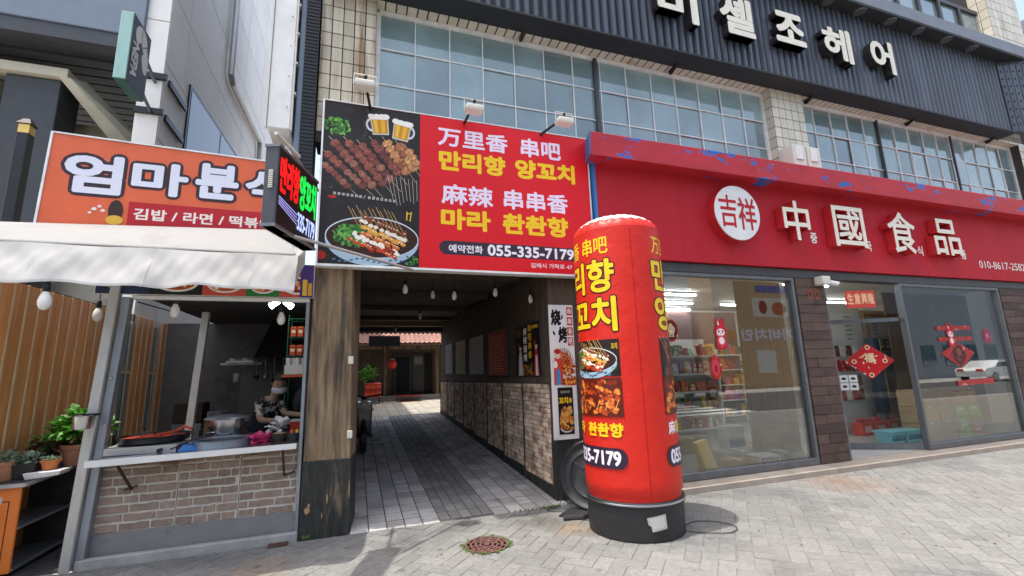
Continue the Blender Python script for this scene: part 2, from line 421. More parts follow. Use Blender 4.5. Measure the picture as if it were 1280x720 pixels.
glass('glass', (.78, .80, .78), 1.5, 1.35)
glass('glassdoor', (.88, .90, .88), 1.45, 1.0)
W = MATS
# ---------------------------------------------------------------- ground
g = struct(MB().add([(-600, -600, -.03), (600, -600, -.03), (600, 600, -.03), (-600, 600, -.03)], [(0, 1, 2, 3)]).build('ground', W['concrete']))
road = struct(MB().box(-80, 120, -10.5, -1.6, -.029, -.022).build('road', W['asphalt']))
for k in range(9):
    struct(MB().box(9, 13.5, -9.9+k*.92, -9.45+k*.92, -.0219, -.018).build('crosswalk_stripe', W['roadpaint'], road))
pave = struct(MB().box(-6, 40, -1.6, 5.36, -.2, -.006).build('pavement', W['mortar']))
for i in range(20):
    inst('kerb_stone', MB().box(-6+i*2.3, -3.72+i*2.3, -1.78, -1.61, -.02, .0).mesh('kerb_stone', W['concrete'], bevel=.01), pave)
LW = .135  # paver width
def paver_mesh(name, lu, lv, m, gap=.005, h=.03, ch=.004, gv=None):
    a, b = lu/2-gap/2, lv/2-(gv or gap)/2
    mb = MB(); vs = []
    for x, y, z in ((a, b, -h), (a, b, -ch), (a-ch, b-ch, 0)): vs += [(-x, -y, z), (x, -y, z), (x, y, z), (-x, y, z)]
    fs = [(8, 9, 10, 11)]
    for L in (0, 4): fs += [(L+i, L+(i+1) % 4, L+4+(i+1) % 4, L+4+i) for i in range(4)]
    return mb.add(vs, fs).mesh(name, m, fix=False), vs, fs
me_p, pv, pf = paver_mesh('paver', 2*LW, LW, W['paver'])
c45, s45 = math.cos(math.radians(46)), math.sin(math.radians(46))
cand = []
for i in range(-80, 140):
    for j in range(-100, 100):
        t = (i-j) % 4
        if t == 0: cu, cv, rot = (i+1)*LW, (j+.5)*LW, 0
        elif t == 3: cu, cv, rot = (i+.5)*LW, (j+1)*LW, 90
        else: continue
        x, y = cu*c45-cv*s45+2, cu*s45+cv*c45+3
        if not (-4.5 < x < 15.5 and -1.4 < y < 5.5): continue
        cand.append((x, y, math.radians(46+rot)))
def ylim(x): return 5.095 if x > 2.95 else (5.365 if x > 0 else 5.36)
def clip(poly, f):
    out = []
    for i in range(len(poly)):
        a, b = poly[i], poly[(i+1) % len(poly)]; fa, fb = f(a), f(b)
        if fa <= 0: out.append(a)
        if (fa < 0) != (fb < 0) and fa != fb:
            t = fa/(fa-fb); out.append((a[0]+(b[0]-a[0])*t, a[1]+(b[1]-a[1])*t))
    return out
whole = []; rest = MB()
for x, y, r in cand:
    ca, sa = math.cos(r), math.sin(r); a, b = LW-.0025, LW/2-.0025
    cs = [(x+u*ca-v*sa, y+u*sa+v*ca) for u, v in ((-a, -b), (a, -b), (a, b), (-a, b))]
    lim = min(ylim(c[0]) for c in cs)
    if max(c[1] for c in cs) > lim:
        lim = ylim(x); q = clip(cs, lambda p: p[1]-lim)
        if len(q) > 2 and (x > 0 or x < 20):
            z = R_.uniform(-.002, .001); rest.prism(q, lambda u, v, d: (u, v, d), z, z-.03)
        continue
    if math.hypot(x-1.23, y-4.5) < .27:
        if math.hypot(x-1.23, y-4.5) < .12: continue
        z = -.003; rest.prism(cs, lambda u, v, d: (u, v, d), z, z-.03); continue
    p = project(x, y, 0); key = 0
    if p and -30 < p[0] < 1310 and -30 < p[1] < 740: key = 1/p[2]
    whole.append((key, x, y, r))
whole.sort(reverse=True)
for n, (key, x, y, r) in enumerate(whole):
    z = R_.uniform(-.002, .0015); tx, ty = R_.uniform(-.005, .005), R_.uniform(-.005, .005)
    if n < 300: inst('paver', me_p, pave, (x, y, z), (tx, ty, r))
    else:
        ca, sa = math.cos(r), math.sin(r)
        rest.add([(x+u*ca-v*sa, y+u*sa+v*ca, z+w+u*tx) for u, v, w in pv], pf)
o = rest.build('pavers', W['paver'], pave, fix=False); o['kind'] = 'stuff'
# lane floor that climbs into the court
SL = .055
def zf(y): return max(0, (y-5.36)*SL)
lane = struct(MB().hexa([(-.02, 5.36, -.2), (3.2, 5.36, -.2), (3.2, 13.9, -.2), (-.02, 13.9, -.2), (-.02, 5.36, -.006), (3.2, 5.36, -.006), (3.2, 13.9, zf(13.9)-.006), (-.02, 13.9, zf(13.9)-.006)]).build('lane_floor', W['lanemortar']))
lanep = []; y0 = 5.365
cols = [(.10+.19*i, .19, 0) for i in range(-1, 5)]; cols = [(x, w, d) for x, w, d in cols if x < .95]
xs = .10+.19*4.5; colsx = [(.0, .19, 0), (.19, .19, 0), (.38, .19, 0), (.57, .19, 0), (.76, .19, 0)]+[(.95+.124*i, .124, 1) for i in range(5)]+[(1.57+.19*i, .19, 0) for i in range(5)]
meshes = {}
for x, w, d in colsx:
    L = .25
    for k in range(34):
        y = y0+L*(k+.5)+(.0 if not d else .06)
        if y > 13.8: continue
        p = project(x+w/2, y, zf(y)); lanep.append((p[2], x+w/2, y, w, d))
lanep.sort(); rest = {0: MB(), 1: MB()}
slope = math.atan(SL)
for n, (dd, x, y, w, d) in enumerate(lanep):
    if w not in meshes: meshes[w] = paver_mesh('lane_paver', w, .25, W['lane_dark' if d else 'lane_paver'], gap=.012, gv=.02)
    z = zf(y)+R_.uniform(-.003, .001)
    if n < 300: inst('lane_paver', meshes[w][0], lane, (x, y, z), (slope+R_.uniform(-.004, .004), R_.uniform(-.006, .006), 0))
    else: rest[d].add([(x+u, y+v, z+v*SL+q) for u, v, q in meshes[w][1]], meshes[w][2])
for d in (0, 1): rest[d].build('lane_pavers', W['lane_dark' if d else 'lane_paver'], lane, fix=False)['kind'] = 'stuff'
court = struct(MB().hexa([(-6, 13.9, -.2), (9, 13.9, -.2), (9, 30, -.2), (-6, 30, -.2), (-6, 13.9, zf(13.9)-.006), (9, 13.9, zf(13.9)-.006), (9, 30, zf(18)), (-6, 30, zf(18))]).build('courtyard_ground', W['mortar']))
mb = MB(); me_c, cv_, cf_ = paver_mesh('court_paver', .3, .3, W['court'], gap=.008)
for i in range(-6, 14):
    for k in range(14):
        y = 13.92+.15+k*.3; x = .25+i*.3; z = zf(y)-.002
        mb.add([(x+u, y+v, z+v*SL*.9+q) for u, v, q in cv_], cf_)
mb.build('courtyard_pavers', W['court'], court, fix=False)['kind'] = 'stuff'
# stone step in front of the shop
step = struct(MB().box(3.0, 14.6, 5.12, 5.46, -.1, .068).build('shop_step', W['mortar']))
x = 3.0
while x < 14.5:
    w = R_.uniform(.85, 1.05); MB().box(x+.002, min(x+w, 14.6)-.002, 5.10, 5.47, -.05, .074+R_.uniform(-.001, .001)).build('step_stone', W['kerbstone'], step, bevel=.005); x += w
struct(MB().box(-2.30, -.5, 5.40, 5.47, -.05, .075).build('stall_kerb', W['concrete'], bevel=.012))
# ---------------------------------------------------------------- the tiled building
bld = thing('tiled_building', 'two storey building clad in rusty cream tiles with long gridded windows', 'building', (7, 9, 0))
MB().box(-.5, 16.3, 5.85, 13.8, 3.5, 12).build('upper_wall', W['wall_dark'], bld)
MB().box(3.08, 3.16, 5.6, 11, 0, 3.5).box(2.43+.04, 3.08, 5.75, 13.8, -.1, 3.5).build('party_wall', W['darkwood'], bld)
MB().box(-.5, .04, 5.9, 13.8, -.1, 3.5).build('party_wall', W['darkwood'], bld)
def tiled(x0, x1, z0, z1, yf, yb, m='tile', tw=.146, th=.196, sides=(), name='tile_column'):
    core = MB().box(x0+.004, x1-.004, yf+.004, yb, z0, z1).build(name, W['grout'], bld)
    n = max(1, round((x1-x0)/tw)); w = (x1-x0)/n
    me = MB().box(-w/2+.006, w/2-.006, -.006, .005, 0, th-.011).mesh('tile', W[m], bevel=.003)
    rows = int((z1-z0)/th+.001)
    for r in range(rows):
        for i in range(n): inst('tile', me, core, (x0+(i+.5)*w, yf+R_.uniform(-.001, .0015), z1-(r+1)*th), (0, R_.uniform(-.006, .006), 0))
    for sx in sides:
        nn = max(1, round((yb-yf)/tw)); w2 = (yb-yf)/nn
        me2 = MB().box(-.006, .005, -w2/2+.006, w2/2-.006, 0, th-.011).mesh('tile', W[m], bevel=.003)
        for r in range(rows):
            for i in range(nn): inst('tile', me2, core, (sx, yf+(i+.5)*w2+.003, z1-(r+1)*th))
    return core
tiled(-.54, .13, 4.4, 6.70, 5.50, 5.85, 'tile_stain', sides=(.13,))
tiled(6.99, 7.78, 4.6, 6.58, 5.50, 5.85, sides=(6.99,))
tiled(14.75, 15.5, 4.6, 6.58, 5.50, 5.85)
tiled(14.95, 16.35, 9.0, 11.4, 5.5, 5.85, sides=(14.95,), tw=.2, th=.26)
# sill bricks under the dark band and sooty tiles above them
core = MB().box(-.5, 15.2, 5.60, 5.85, 6.56, 6.95).build('cornice', W['grout'], bld)
me = MB().hexa([(-.062, -.05, 0), (.062, -.05, 0), (.062, .14, 0), (-.062, .14, 0), (-.062, -.05, .05), (.062, -.05, .05), (.062, .14, .11), (-.062, .14, .11)]).mesh('sill_brick', W['tile'], bevel=.004)
for i in range(109):
    x = -.4+i*.143
    inst('sill_brick', me, core, (x, 5.555+R_.uniform(-.003, .003), 6.545), (0, R_.uniform(-.02, .02), 0))
mb = MB()
for i in range(112):
    for r in range(2): mb.box(-.49+i*.14, -.36+i*.14, 5.592, 5.61, 6.66+r*.13, 6.78+r*.13)
mb.build('sooty_tiles', W['sootytile'], core)['kind'] = 'stuff'
# long windows
def gridwin(x0, x1, zs, pitch, dark=(), dw=.03):
    fr = MB(); y = 5.68
    n = round((x1-x0)/pitch); w = (x1-x0)/n
    fr.box(x0-.03, x0+.02, y-.03, y+.08, zs[-1], zs[0]).box(x1-.02, x1+.03, y-.03, y+.08, zs[-1], zs[0]).box(x0, x1, y-.025, y+.08, zs[0]-.02, zs[0]+.04)
    for i in range(1, n): fr.box(x0+i*w-.0065, x0+i*w+.0065, y-.012, y+.01, zs[-1], zs[0]-.02)
    for z in zs[1:]: fr.box(x0+.02, x1-.02, y-.010, y+.012, z-.008, z+.008)
    win = fr.build('window', W['whitebar'], bld)
    for i in range(n):
        for a, b in zip(zs, zs[1:]):
            MB().box(x0+i*w+.004, x0+i*w+w-.004, y+.0125, y+.02, b+.004, a-.004).build('pane', W['film'], win).rotation_euler = (R_.uniform(-.0011, .0011), 0, R_.uniform(-.0008, .0008))
    for d in dark: MB().box(d-dw, d+dw, y-.05, y+.07, zs[-1], zs[0]).build('mullion', W['darkframe'], win)
    MB().box(x0-.05, x1+.05, y+.09, 5.84, zs[-1], zs[0]+.05).build('backing', W['wall_dark'], win)
gridwin(.17, 6.97, (6.50, 5.965, 5.43, 4.9, 4.4), .478, (3.48,))
gridwin(7.80, 14.75, (6.50, 5.95, 5.40, 4.85), .478, (10.05, 12.45), .014)
# window band over the dark fascia
win = MB().box(8.5, 14.95, 5.70, 5.80, 8.95, 9.0).box(8.5, 14.95, 5.70, 5.80, 10.3, 10.4).build('window', W['darkframe'], bld)
for i in range(8):
    x = 8.55+i*.8
    MB().box(x-.04, x+.04, 5.69, 5.8, 9.0, 10.3).build('mullion', W['darkframe'], win)
    MB().box(x+.05, x+.75, 5.75, 5.765, 9.01, 10.29).build('pane', W['film'], win)
# ---------------------------------------------------------------- ribbed fascia sign
fas = thing('hair_salon_fascia', 'dark ribbed metal fascia with big cream Hangul letters and downlights along the top', 'sign', (7, 5.2, 6.58))
MB().box(-.5, 13.86, 5.235, 5.30, 6.60, 8.34).build('backing_board', W['ribback'], fas)
me = MB().hexa([(-.048, .02, 0), (.048, .02, 0), (.048, .04, 0), (-.048, .04, 0), (-.048, .02, 1.745), (.048, .02, 1.745), (.048, .04, 1.745), (-.048, .04, 1.745)]).add(
    [(-.048, .02, 0), (-.028, -.02, 0), (.028, -.02, 0), (.048, .02, 0), (-.048, .02, 1.745), (-.028, -.02, 1.745), (.028, -.02, 1.745), (.048, .02, 1.745)],
    [(0, 1, 2, 3), (4, 5, 6, 7), (0, 4, 5, 1), (1, 5, 6, 2), (2, 6, 7, 3)]).mesh('rib', W['rib'])
i = 0; x = -.42
while x < 13.82: inst('rib', me, fas, (x, 5.2, 6.592)); x += .143
MB().box(-.5, 13.95, 5.17, 5.66, 6.55, 6.59).build('soffit', W['ribback'], fas, bevel=.006)
MB().box(-.5, 16.6, 4.93, 5.7, 8.34, 8.37).build('upper_soffit', W['ribback'], fas)
MB().box(-.5, 16.6, 4.915, 5.72, 8.372, 8.66).build('ledge', W['lip'], fas, bevel=.01)
for k in range(12):
    x = .75+k*.905+.15
    if k > 4: x = 8.34+(k-5)*.885-.9+.35
for x in (2.0, 3.0, 4.0, 5.05, 6.05, 7.2, 8.28, 9.15, 10.02, 10.9, 11.8, 12.7):
    d = MB().lathe([(.105, 8.325), (.115, 8.34), (.085, 8.331), (.075, 8.338)], (x, 5.06, 0), 20).build('downlight', W['greyframe'], fas, smooth=True)
    MB().lathe([(.074, 8.334), (.03, 8.33)], (x, 5.06, 0), 16).build('lens', W['plastic'], d, smooth=True)
for x in (2.2, 4.9, 8.0, 10.9, 13.7):
    MB().prism([(5.4, 6.55), (5.62, 6.55), (5.60, 6.47), (5.56, 6.47)], lambda u, v, d: (d, u, v), x-.02, x+.02).build('bracket', W['blackmetal'], fas)
p0, p1 = Vector((13.86, 5.2, 0)), Vector((14.5, 4.95, 0)); dd = (p1-p0)
for i in range(5):
    a, b = p0+dd*(i/5+.01), p0+dd*((i+1)/5-.01)
    MB().bar((*((a+b)/2).xy, 6.58), (*((a+b)/2).xy, 8.335), .03, (b-a).length, up=(dd.x, dd.y, 0)).build('perforated_panel', W['rib'], fas, bevel=.006)
mb = MB()
nrm = Vector((dd.y, -dd.x, 0)).normalized()
for i in range(5):
    for k in range(9):
        c = p0+dd*((i+.5)/5)+nrm*.0165; z = 6.75+k*.19
        mb.box(c.x-.022, c.x+.022, c.y-.004, c.y+.004, z-.02, z+.02)
mb.build('perforation', W['ribback'], fas)['kind'] = 'stuff'
k5 = 5.03/5.1
for ch, x0, x1, z0, z1 in (('미', 4.36, 5.16, 7.06, 7.78), ('셸', 5.62, 6.36, 7.09, 7.84), ('조', 6.85, 7.57, 7.20, 7.84), ('헤', 8.02, 8.78, 7.11, 7.83), ('어', 9.31, 9.98, 7.13, 7.86)):
    mb = MB(); solid_text(ch, x0*k5+.03, x1*k5-.03, 1.6+(z0-1.6)*k5+.03, 1.6+(z1-1.6)*k5-.03, 5.03, 5.165, .042, mb, 10)
    mb.build('letter', [W['letterwhite'], W['letterblack']], fas, fix=False)
# ---------------------------------------------------------------- red shop sign
red = thing('red_shop_sign', 'long red shop sign with white Chinese characters and blue paint showing through its ledge', 'sign', (8.5, 5.35, 3.13))
MB().box(3.14, 14.6, 5.30, 5.56, 3.13, 4.50).build('sign_face', W['redsign'], red)
MB().box(3.10, 3.137, 5.28, 5.57, 3.13, 4.50).build('end_panel', W['blue'], red)
MB().hexa([(2.93, 5.02, 4.47), (14.7, 5.02, 4.47), (14.7, 5.6, 4.505), (3.14, 5.6, 4.505), (2.93, 4.98, 4.79), (14.7, 4.98, 4.79), (14.7, 5.6, 4.84), (3.14, 5.6, 4.84)]).build('ledge', W['redlip'], red, bevel=.006)
MB().hexa([(2.915, 5.02, 4.47), (2.928, 5.02, 4.47), (3.13, 5.6, 4.505), (3.11, 5.6, 4.505), (2.915, 4.98, 4.79), (2.928, 4.98, 4.79), (3.13, 5.6, 4.84), (3.11, 5.6, 4.84)]).build('ledge_end', W['blue'], red)
q = 5.15/5.3
def zr(z): return 1.6+(z-1.6)*q
em = MB(); em.cur = 1; em.lathe([(.44, 5.151), (.44, 5.30)], (5.66*q, 0, zr(3.974)), 48, axis='y'); emb = em.build('emblem', [W['letterwhite'], W['redletter']], red)
MB().lathe([(.435, 5.140), (.44, 5.1505)], (5.66*q, 0, zr(3.974)), 48, axis='y').build('emblem_face', W['white'], emb)
P = Print(); cx, cz = 5.66*q, zr(3.974)
P.text('吉', cx-.35, cx-.02, cz-.24, cz+.27, '#b5121c', .010).text('祥', cx+.01, cx+.35, cz-.26, cz+.25, '#b5121c', .010); P.build('lettering', emb, on_y(5.139))
for ch, x0, x1, z0, z1 in (('中', 6.62, 7.23, 3.60, 4.31), ('國', 7.77, 8.57, 3.56, 4.32), ('食', 9.17, 9.95, 3.53, 4.34), ('品', 10.46, 11.28, 3.56, 4.31)):
    mb = MB(); solid_text(ch, x0*q+.02, x1*q-.02, zr(z0)+.02, zr(z1)-.02, 5.15, 5.29, .015, mb, 8); mb.build('letter', [W['letterwhite'], W['redletter']], red, fix=False)
for t, x, z in (('중', 7.18, 3.58), ('국', 8.50, 3.52), ('식', 9.90, 3.52), ('품', 11.2, 3.52)): Print().text(t, x, x+.145, z, z+.175, '#e8e2d8', .03).build('lettering', red, on_y(5.299))
Print().text('010-8617-2582', 11.72, 13.28, 3.36, 3.51, '#e2d8d0', .012).build('phone_number', red, on_y(5.299))
for x in (4.55, 7.45, 10.1, 12.6): MB().box(x-.002, x+.002, 5.2985, 5.301, 3.135, 4.47).build('panel_joint', W['redjoint'], red)
# ---------------------------------------------------------------- shop front
shop = thing('glazed_storefront', 'glazed grocery shop front with grey frames and an open glass door', 'shop front', (8.5, 5.45, .07))
MB().box(3.16, 14.4, 5.36, 5.55, 2.98, 3.125).build('head_frame', W['darkframe'], shop, bevel=.01)
def window(x0, x1, z0, z1, m='glass', f=.05):
    fr = MB().box(x0, x0+f, 5.36, 5.46, z0, z1).box(x1-f, x1, 5.36, 5.46, z0, z1).box(x0+f, x1-f, 5.362, 5.458, z0, z0+.10).box(x0+f, x1-f, 5.362, 5.458, z1-.05, z1).build('window', W['greyframe'], shop, bevel=.006)
    MB().box(x0+f+.001, x1-f-.001, 5.415, 5.423, z0+.101, z1-.051).build('pane', W[m], fr); return fr
window(3.2, 6.73, .08, 2.978)
window(9.30, 12.30, .08, 2.978)
MB().box(7.40, 7.44, 5.38, 5.47, .075, 2.97).build('door_jamb', W['greyframe'], shop)
MB().box(7.44, 9.30, 5.412, 5.420, 2.42, 2.97).build('transom', W['glassdoor'], shop)
# the glass door leaf swung inwards
a, b = Vector((9.28, 5.47, 0)), Vector((8.16, 6.15, 0)); d = (b-a)
door = MB().bar((*a.xy, 1.24), (*b.xy, 1.24), .010, 2.1).build('glass_door', W['glassdoor'], shop)
MB().bar((*a.xy, .135), (*b.xy, .135), .045, .10).build('bottom_rail', W['greyframe'], door); MB().bar((*a.xy, 2.33), (*b.xy, 2.33), .04, .07).build('top_rail', W['greyframe'], door)
h = a+d*.9+Vector((-d.y, d.x, 0)).normalized()*.04
MB().tube([(h.x, h.y, .9), (h.x, h.y, 1.5)], .014, 8).build('handle', W['chrome'], door, smooth=True)
# brown brick piers
def pier(x0, x1, yf, z1):
    core = MB().box(x0+.005, x1-.005, yf+.012, 5.58, .06, z1).build('brick_pier', W['grout'], shop)
    hgt = .145; r = 0
    while .075+(r+1)*hgt < z1+.05:
        z = .075+r*hgt
        cuts = [x0, (x0*.42+x1*.58) if r % 2 else (x0*.62+x1*.38), x1] if x1-x0 > .4 and r % 3 else [x0, x1]
        for u, v in zip(cuts, cuts[1:]):
            MB().box(u+.003, v-.003, yf+R_.uniform(-.006, .004), yf+.03, z+.003, min(z+hgt-.003, z1)).build('brick', W['brownbrick'], core, bevel=.004)
        r += 1
    return core
pier(6.76, 7.39, 5.36, 2.98); pier(12.33, 13.3, 5.36, 2.98)
MB().box(13.3, 14.4, 5.4, 5.58, .06, 3.0).build('side_wall', W['brownbrick'], shop)
P = Print()
for x in (6.99, 7.15): P.rect(x, x+.11, 2.63, 2.79, '#8a4a35').ell(x+.055, 2.71, .04, .05, '#5a2a20')
P.build('notice', shop, on_y(5.352))
# interior shell of the shop
room = MB().box(3.16, 14.4, 5.47, 10.6, .02, .078).build('interior_floor', W['shopfloor'], shop)
MB().box(3.16, 14.4, 10.6, 10.7, .078, 3.2).box(14.4, 14.5, 5.58, 10.7, .078, 3.2).box(3.161, 3.2, 5.58, 10.6, .078, 3.2).build('interior_wall', W['shopwhite'], shop)
MB().box(3.16, 14.4, 5.56, 10.6, 3.2, 3.26).build('interior_ceiling', W['shopwhite'], shop)
# ---------------------------------------------------------------- lamps in the shop ceiling
def tube_lamp(x0, x1, y, lab):
    t = thing('tube_light', lab, 'ceiling light', ((x0+x1)/2, y, 3.15), 'lit tube lights on the shop ceiling')
    MB().box(x0-.03, x1+.03, y-.04, y+.04, 3.165, 3.2).build('housing', W['shopwhite'], t)
    MB().tube([(x0, y, 3.145), (x1, y, 3.145)], .018, 8).build('tube', W['tube'], t)
for x0, x1, y, lab in ((5.85, 7.05, 8.0, 'lit ceiling tube nearest the left shop window, the longest looking of four'),
                       (6.75, 7.9, 9.1, 'second lit ceiling tube behind the left shop window'),
                       (7.6, 8.75, 10.2, 'farthest lit ceiling tube seen over the shelves'),
                       (8.9, 10.1, 9.2, 'lit ceiling tube right of the others, half hidden by the reflected sign'),
                       (8.0, 9.2, 6.6, 'lit ceiling tube just inside the shop door'), (11.2, 12.4, 8.4, 'lit ceiling tube behind the right window')):
    tube_lamp(x0, x1, y, lab)
# ---------------------------------------------------------------- billboard
bb = thing('billboard', 'wide red and black restaurant billboard with skewers, bowl, beer mugs and yellow Hangul', 'billboard', (1.3, 5.4, 2.86))
MB().box(-.435, 3.055, 5.345, 5.47, 2.862, 4.872).build('panel', W['redletter'], bb)
MB().box(-.455, 3.075, 5.335, 5.475, 2.835, 2.861).box(-.455, 3.075, 5.335, 5.475, 4.873, 4.885).box(-.455, -.436, 5.335, 5.475, 2.861, 4.873).box(3.056, 3.075, 5.335, 5.475, 2.861, 4.873).build('frame', W['whitebar'], bb)
def skewer(P, a, b, n, cols, w, tail=.16):
    a, b = Vector(a), Vector(b); d = (b-a).normalized(); L = (b-a).length
    P.line(a-d*.07, b+d*tail, .007, '#b9ab97', .005)
    for i in range(n):
        t = (i+.5)/n; p = a+d*L*t; r = w*R_.uniform(.85, 1.2); rot = math.atan2(d.y, d.x); c = Vector(hx(R_.choice(cols)))
        P.ell(p.x, p.y, L/n*.62, r, tuple(c*.45), 11, rot, .16)
        P.ell(p.x-.004, p.y+.006, L/n*.52, r*.82, tuple(c), 11, rot, .2)
        for _ in range(5):
            P.ell(p.x+R_.uniform(-.6, .6)*L/n*.5, p.y+R_.uniform(-.5, .7)*r, L/n*R_.uniform(.06, .2), r*R_.uniform(.1, .22), tuple(c*R_.choice((.5, 1.5, 1.9, .7))), 6, R_.uniform(0, 3), .2)
def bowl(P, cx, cz, a, b, rim='#9fb9c9'):
    P.ell(cx, cz-.03, a, b*1.25, rim, 40, 0, 0, math.pi, 2*math.pi); P.ell(cx, cz, a, b, '#c9d6dc', 40); P.ell(cx, cz-.004, a*.978, b*.955, '#351a14', 40)
    for _ in range(60):
        t, q = R_.uniform(0, 6.28), R_.uniform(0, .9)**.5
        P.ell(cx+a*.9*q*math.cos(t), cz+b*.88*q*math.sin(t), .006, .004, R_.choice(('#6b2a18', '#8a3a1a', '#4a2018', '#a8632a')), 5)
    for i in range(14):
        x = cx-a*.8+i*a*.118; P.ell(x, cz-b*1.12-.02*math.sin(i), .022, .012, '#4f6f86', 8, .3)
def greens(P, cx, cz, r, n, cs=('#2f6b28', '#4d8f3a', '#234f22', '#6cab4c', '#3c7d30')):
    for _ in range(n):
        t, q = R_.uniform(0, 6.28), r*R_.uniform(0, 1)**.6; P.ell(cx+q*math.cos(t), cz+.7*q*math.sin(t), r*R_.uniform(.1, .22), r*R_.uniform(.06, .13), R_.choice(cs), 7, R_.uniform(0, 3), .3)
def hotpot(P, cx, cz, a, b):
    bowl(P, cx, cz, a, b)
    for i in range(12): x = cx-a*.55+i*a*.085; P.line((x, cz+b*1.35+R_.uniform(-.02, .05)), (x+a*.38, cz-b*.1), .006, '#c9a160')
    greens(P, cx-a*.46, cz+b*.05, a*.36, 130)
    for i in range(17):
        u = i/16; x = cx-a*.18+u*a*.92; z = cz+b*.95-u*b*.75
        for k, c in enumerate(('#7a3f22', '#e7dccb', '#d79a3a', '#c9662a', '#efe6d8', '#b8471c')):
            if R_.random() < .8: P.ell(x-k*a*.055+R_.uniform(-.01, .01), z-k*b*.22+R_.uniform(-.02, .02), a*R_.uniform(.05, .085), a*R_.uniform(.038, .06), c, 10, -.4, .12); P.ell(x-k*a*.055, z-k*b*.22+.008, a*.025, a*.015, '#f2ddb5', 6)
    for _ in range(14): P.ell(cx+R_.uniform(-.1, .5)*a, cz-b*R_.uniform(.35, .75), a*.05, a*.03, R_.choice(('#a32312', '#c23a18', '#7a1a10')), 8, R_.uniform(0, 3), .2)
def mug(P, x, z, s, rot, side):
    c, sn = math.cos(rot), math.sin(rot)
    def T(u, w): return (x+(u*c-w*sn)*s, z+(u*sn+w*c)*s)
    def shape(ps, col): P.poly([T(u, w) for u, w in ps], col)
    for rr, cc in ((.30, '#cfd3d6'), (.2, '#3a3434')):
        shape([(side*.42+rr*1.0*math.cos(t)*side*1.0, .02+rr*1.3*math.sin(t)) for t in [-1.57+i*3.14/10 for i in range(11)]], cc)
    shape([(-.42, -.55), (.42, -.55), (.47, .52), (-.47, .52)], '#c9c7bf'); shape([(-.36, -.47), (.36, -.47), (.41, .35), (-.41, .35)], '#c98a14')
    shape([(-.30, -.42), (-.12, -.42), (-.12, .3), (-.33, .3)], '#e9b944'); shape([(.05, -.42), (.24, -.42), (.27, .3), (.06, .3)], '#e4b035')
    for u in (-.38, -.1, .18, .36): P.ell(*T(u, .5), .2*s, .16*s, '#efeae0', 10, 0, .08)
    shape([(-.45, .33), (.45, .33), (.47, .55), (-.47, .55)], '#f1ece2')
P = Print()
P.rect(-.433, .688, 2.864, 4.87, '#25201f')
for _ in range(60): P.ell(R_.uniform(-.4, .65), R_.uniform(2.9, 4.8), R_.uniform(.03, .1), R_.uniform(.02, .06), R_.choice(('#2a2524', '#211d1c', '#2d2725')), 8, 0, .2)
greens(P, -.29, 4.56, .15, 70, ('#3f7d2a', '#5a9c3a', '#79b54c', '#2f6424'))
for i in range(8): P.line((.0+.01*i, 4.42+.05*i), (.03*math.sin(i*1.3)+.03, 4.48+.05*i), .01, '#4a4442')
mug(P, .20, 4.64, .23, .12, -1); mug(P, .46, 4.60, .23, -.14, 1)
meat = ('#7a4238', '#8a4d40', '#6a3a34', '#93604e'); chick = ('#a86a42', '#b97a4c', '#8f5434', '#c08a5a')
for a, b, n, c, w in (((-.40, 4.20), (.05, 3.80), 8, meat, .05), ((-.33, 4.36), (.15, 3.82), 9, meat, .055), ((-.17, 4.38), (.28, 3.86), 8, meat, .06), ((-.02, 4.36), (.36, 3.92), 7, meat, .055),
                      ((.12, 4.42), (.44, 4.02), 6, meat, .06), ((.27, 4.44), (.56, 4.05), 6, chick, .075), ((.42, 4.42), (.64, 4.10), 4, chick, .075), ((.54, 4.36), (.66, 4.16), 3, chick, .07), ((-.42, 4.06), (-.12, 3.78), 6, meat, .045)):
    skewer(P, a, b, n, c, w)
for i in range(8): P.line((.3+i*.05, 4.0-i*.005), (.38+i*.04, 3.62+R_.uniform(0, .08)), .007, '#a89c8c')
for _ in range(40): P.ell(R_.uniform(-.4, .0), R_.uniform(3.75, 3.95), .018, .004, '#4a4a35', 5, R_.uniform(0, 3))
for i in range(15):
    if i != 7: P.rect(-.30+i*.048, -.272+i*.048, 3.69-i*.0025, 3.722-i*.0025, '#b9b2a8').rect(-.292+i*.048, -.280+i*.048, 3.698-i*.0025, 3.708-i*.0025, '#4a4442')
    else: P.line((-.30+i*.048, 3.665), (-.28+i*.048, 3.715), .006, '#b9b2a8')
P.ell(-.31, 3.66, .05, .018, '#b51a1a', 10)
hotpot(P, .155, 3.20, .525, .25)
P.line((.535, 3.44), (.54, 3.55), .016, '#d9b23a').line((.575, 3.43), (.59, 3.55), .014, '#d9b23a').line((.53, 3.52), (.6, 3.535), .012, '#d9b23a')
greens(P, .6, 2.94, .09, 26); P.ell(-.40, 2.96, .05, .05, '#9c1f1c', 14)
P.rect(.689, 3.054, 2.864, 4.87, '#d8141f')
lav = '#e9dcef'; yel = '#f2c81e'
P.text('万里香', .92, 1.85, 4.49, 4.735, lav, .028).text('串吧', 2.05, 2.63, 4.485, 4.745, lav, .028)
P.text('만리향', .94, 1.80, 4.16, 4.412, yel, .05, 12).text('양꼬치', 1.965, 2.825, 4.165, 4.42, yel, .05, 12)
P.text('麻辣', .965, 1.625, 3.705, 3.962, lav, .028).text('串串香', 1.785, 2.70, 3.712, 3.972, lav, .028)
P.text('마라', .964, 1.58, 3.38, 3.63, yel, .05, 12).text('촨촨향', 1.765, 2.68, 3.378, 3.635, yel, .045, 12)
P.pill(.93, 3.054, 3.045, 3.222, '#382a38')
P.text('예약전화', 1.05, 1.48, 3.078, 3.175, '#e6dfe6', .03).text('055-335-7179', 1.55, 2.75, 3.065, 3.20, '#f0eaf0', .035)
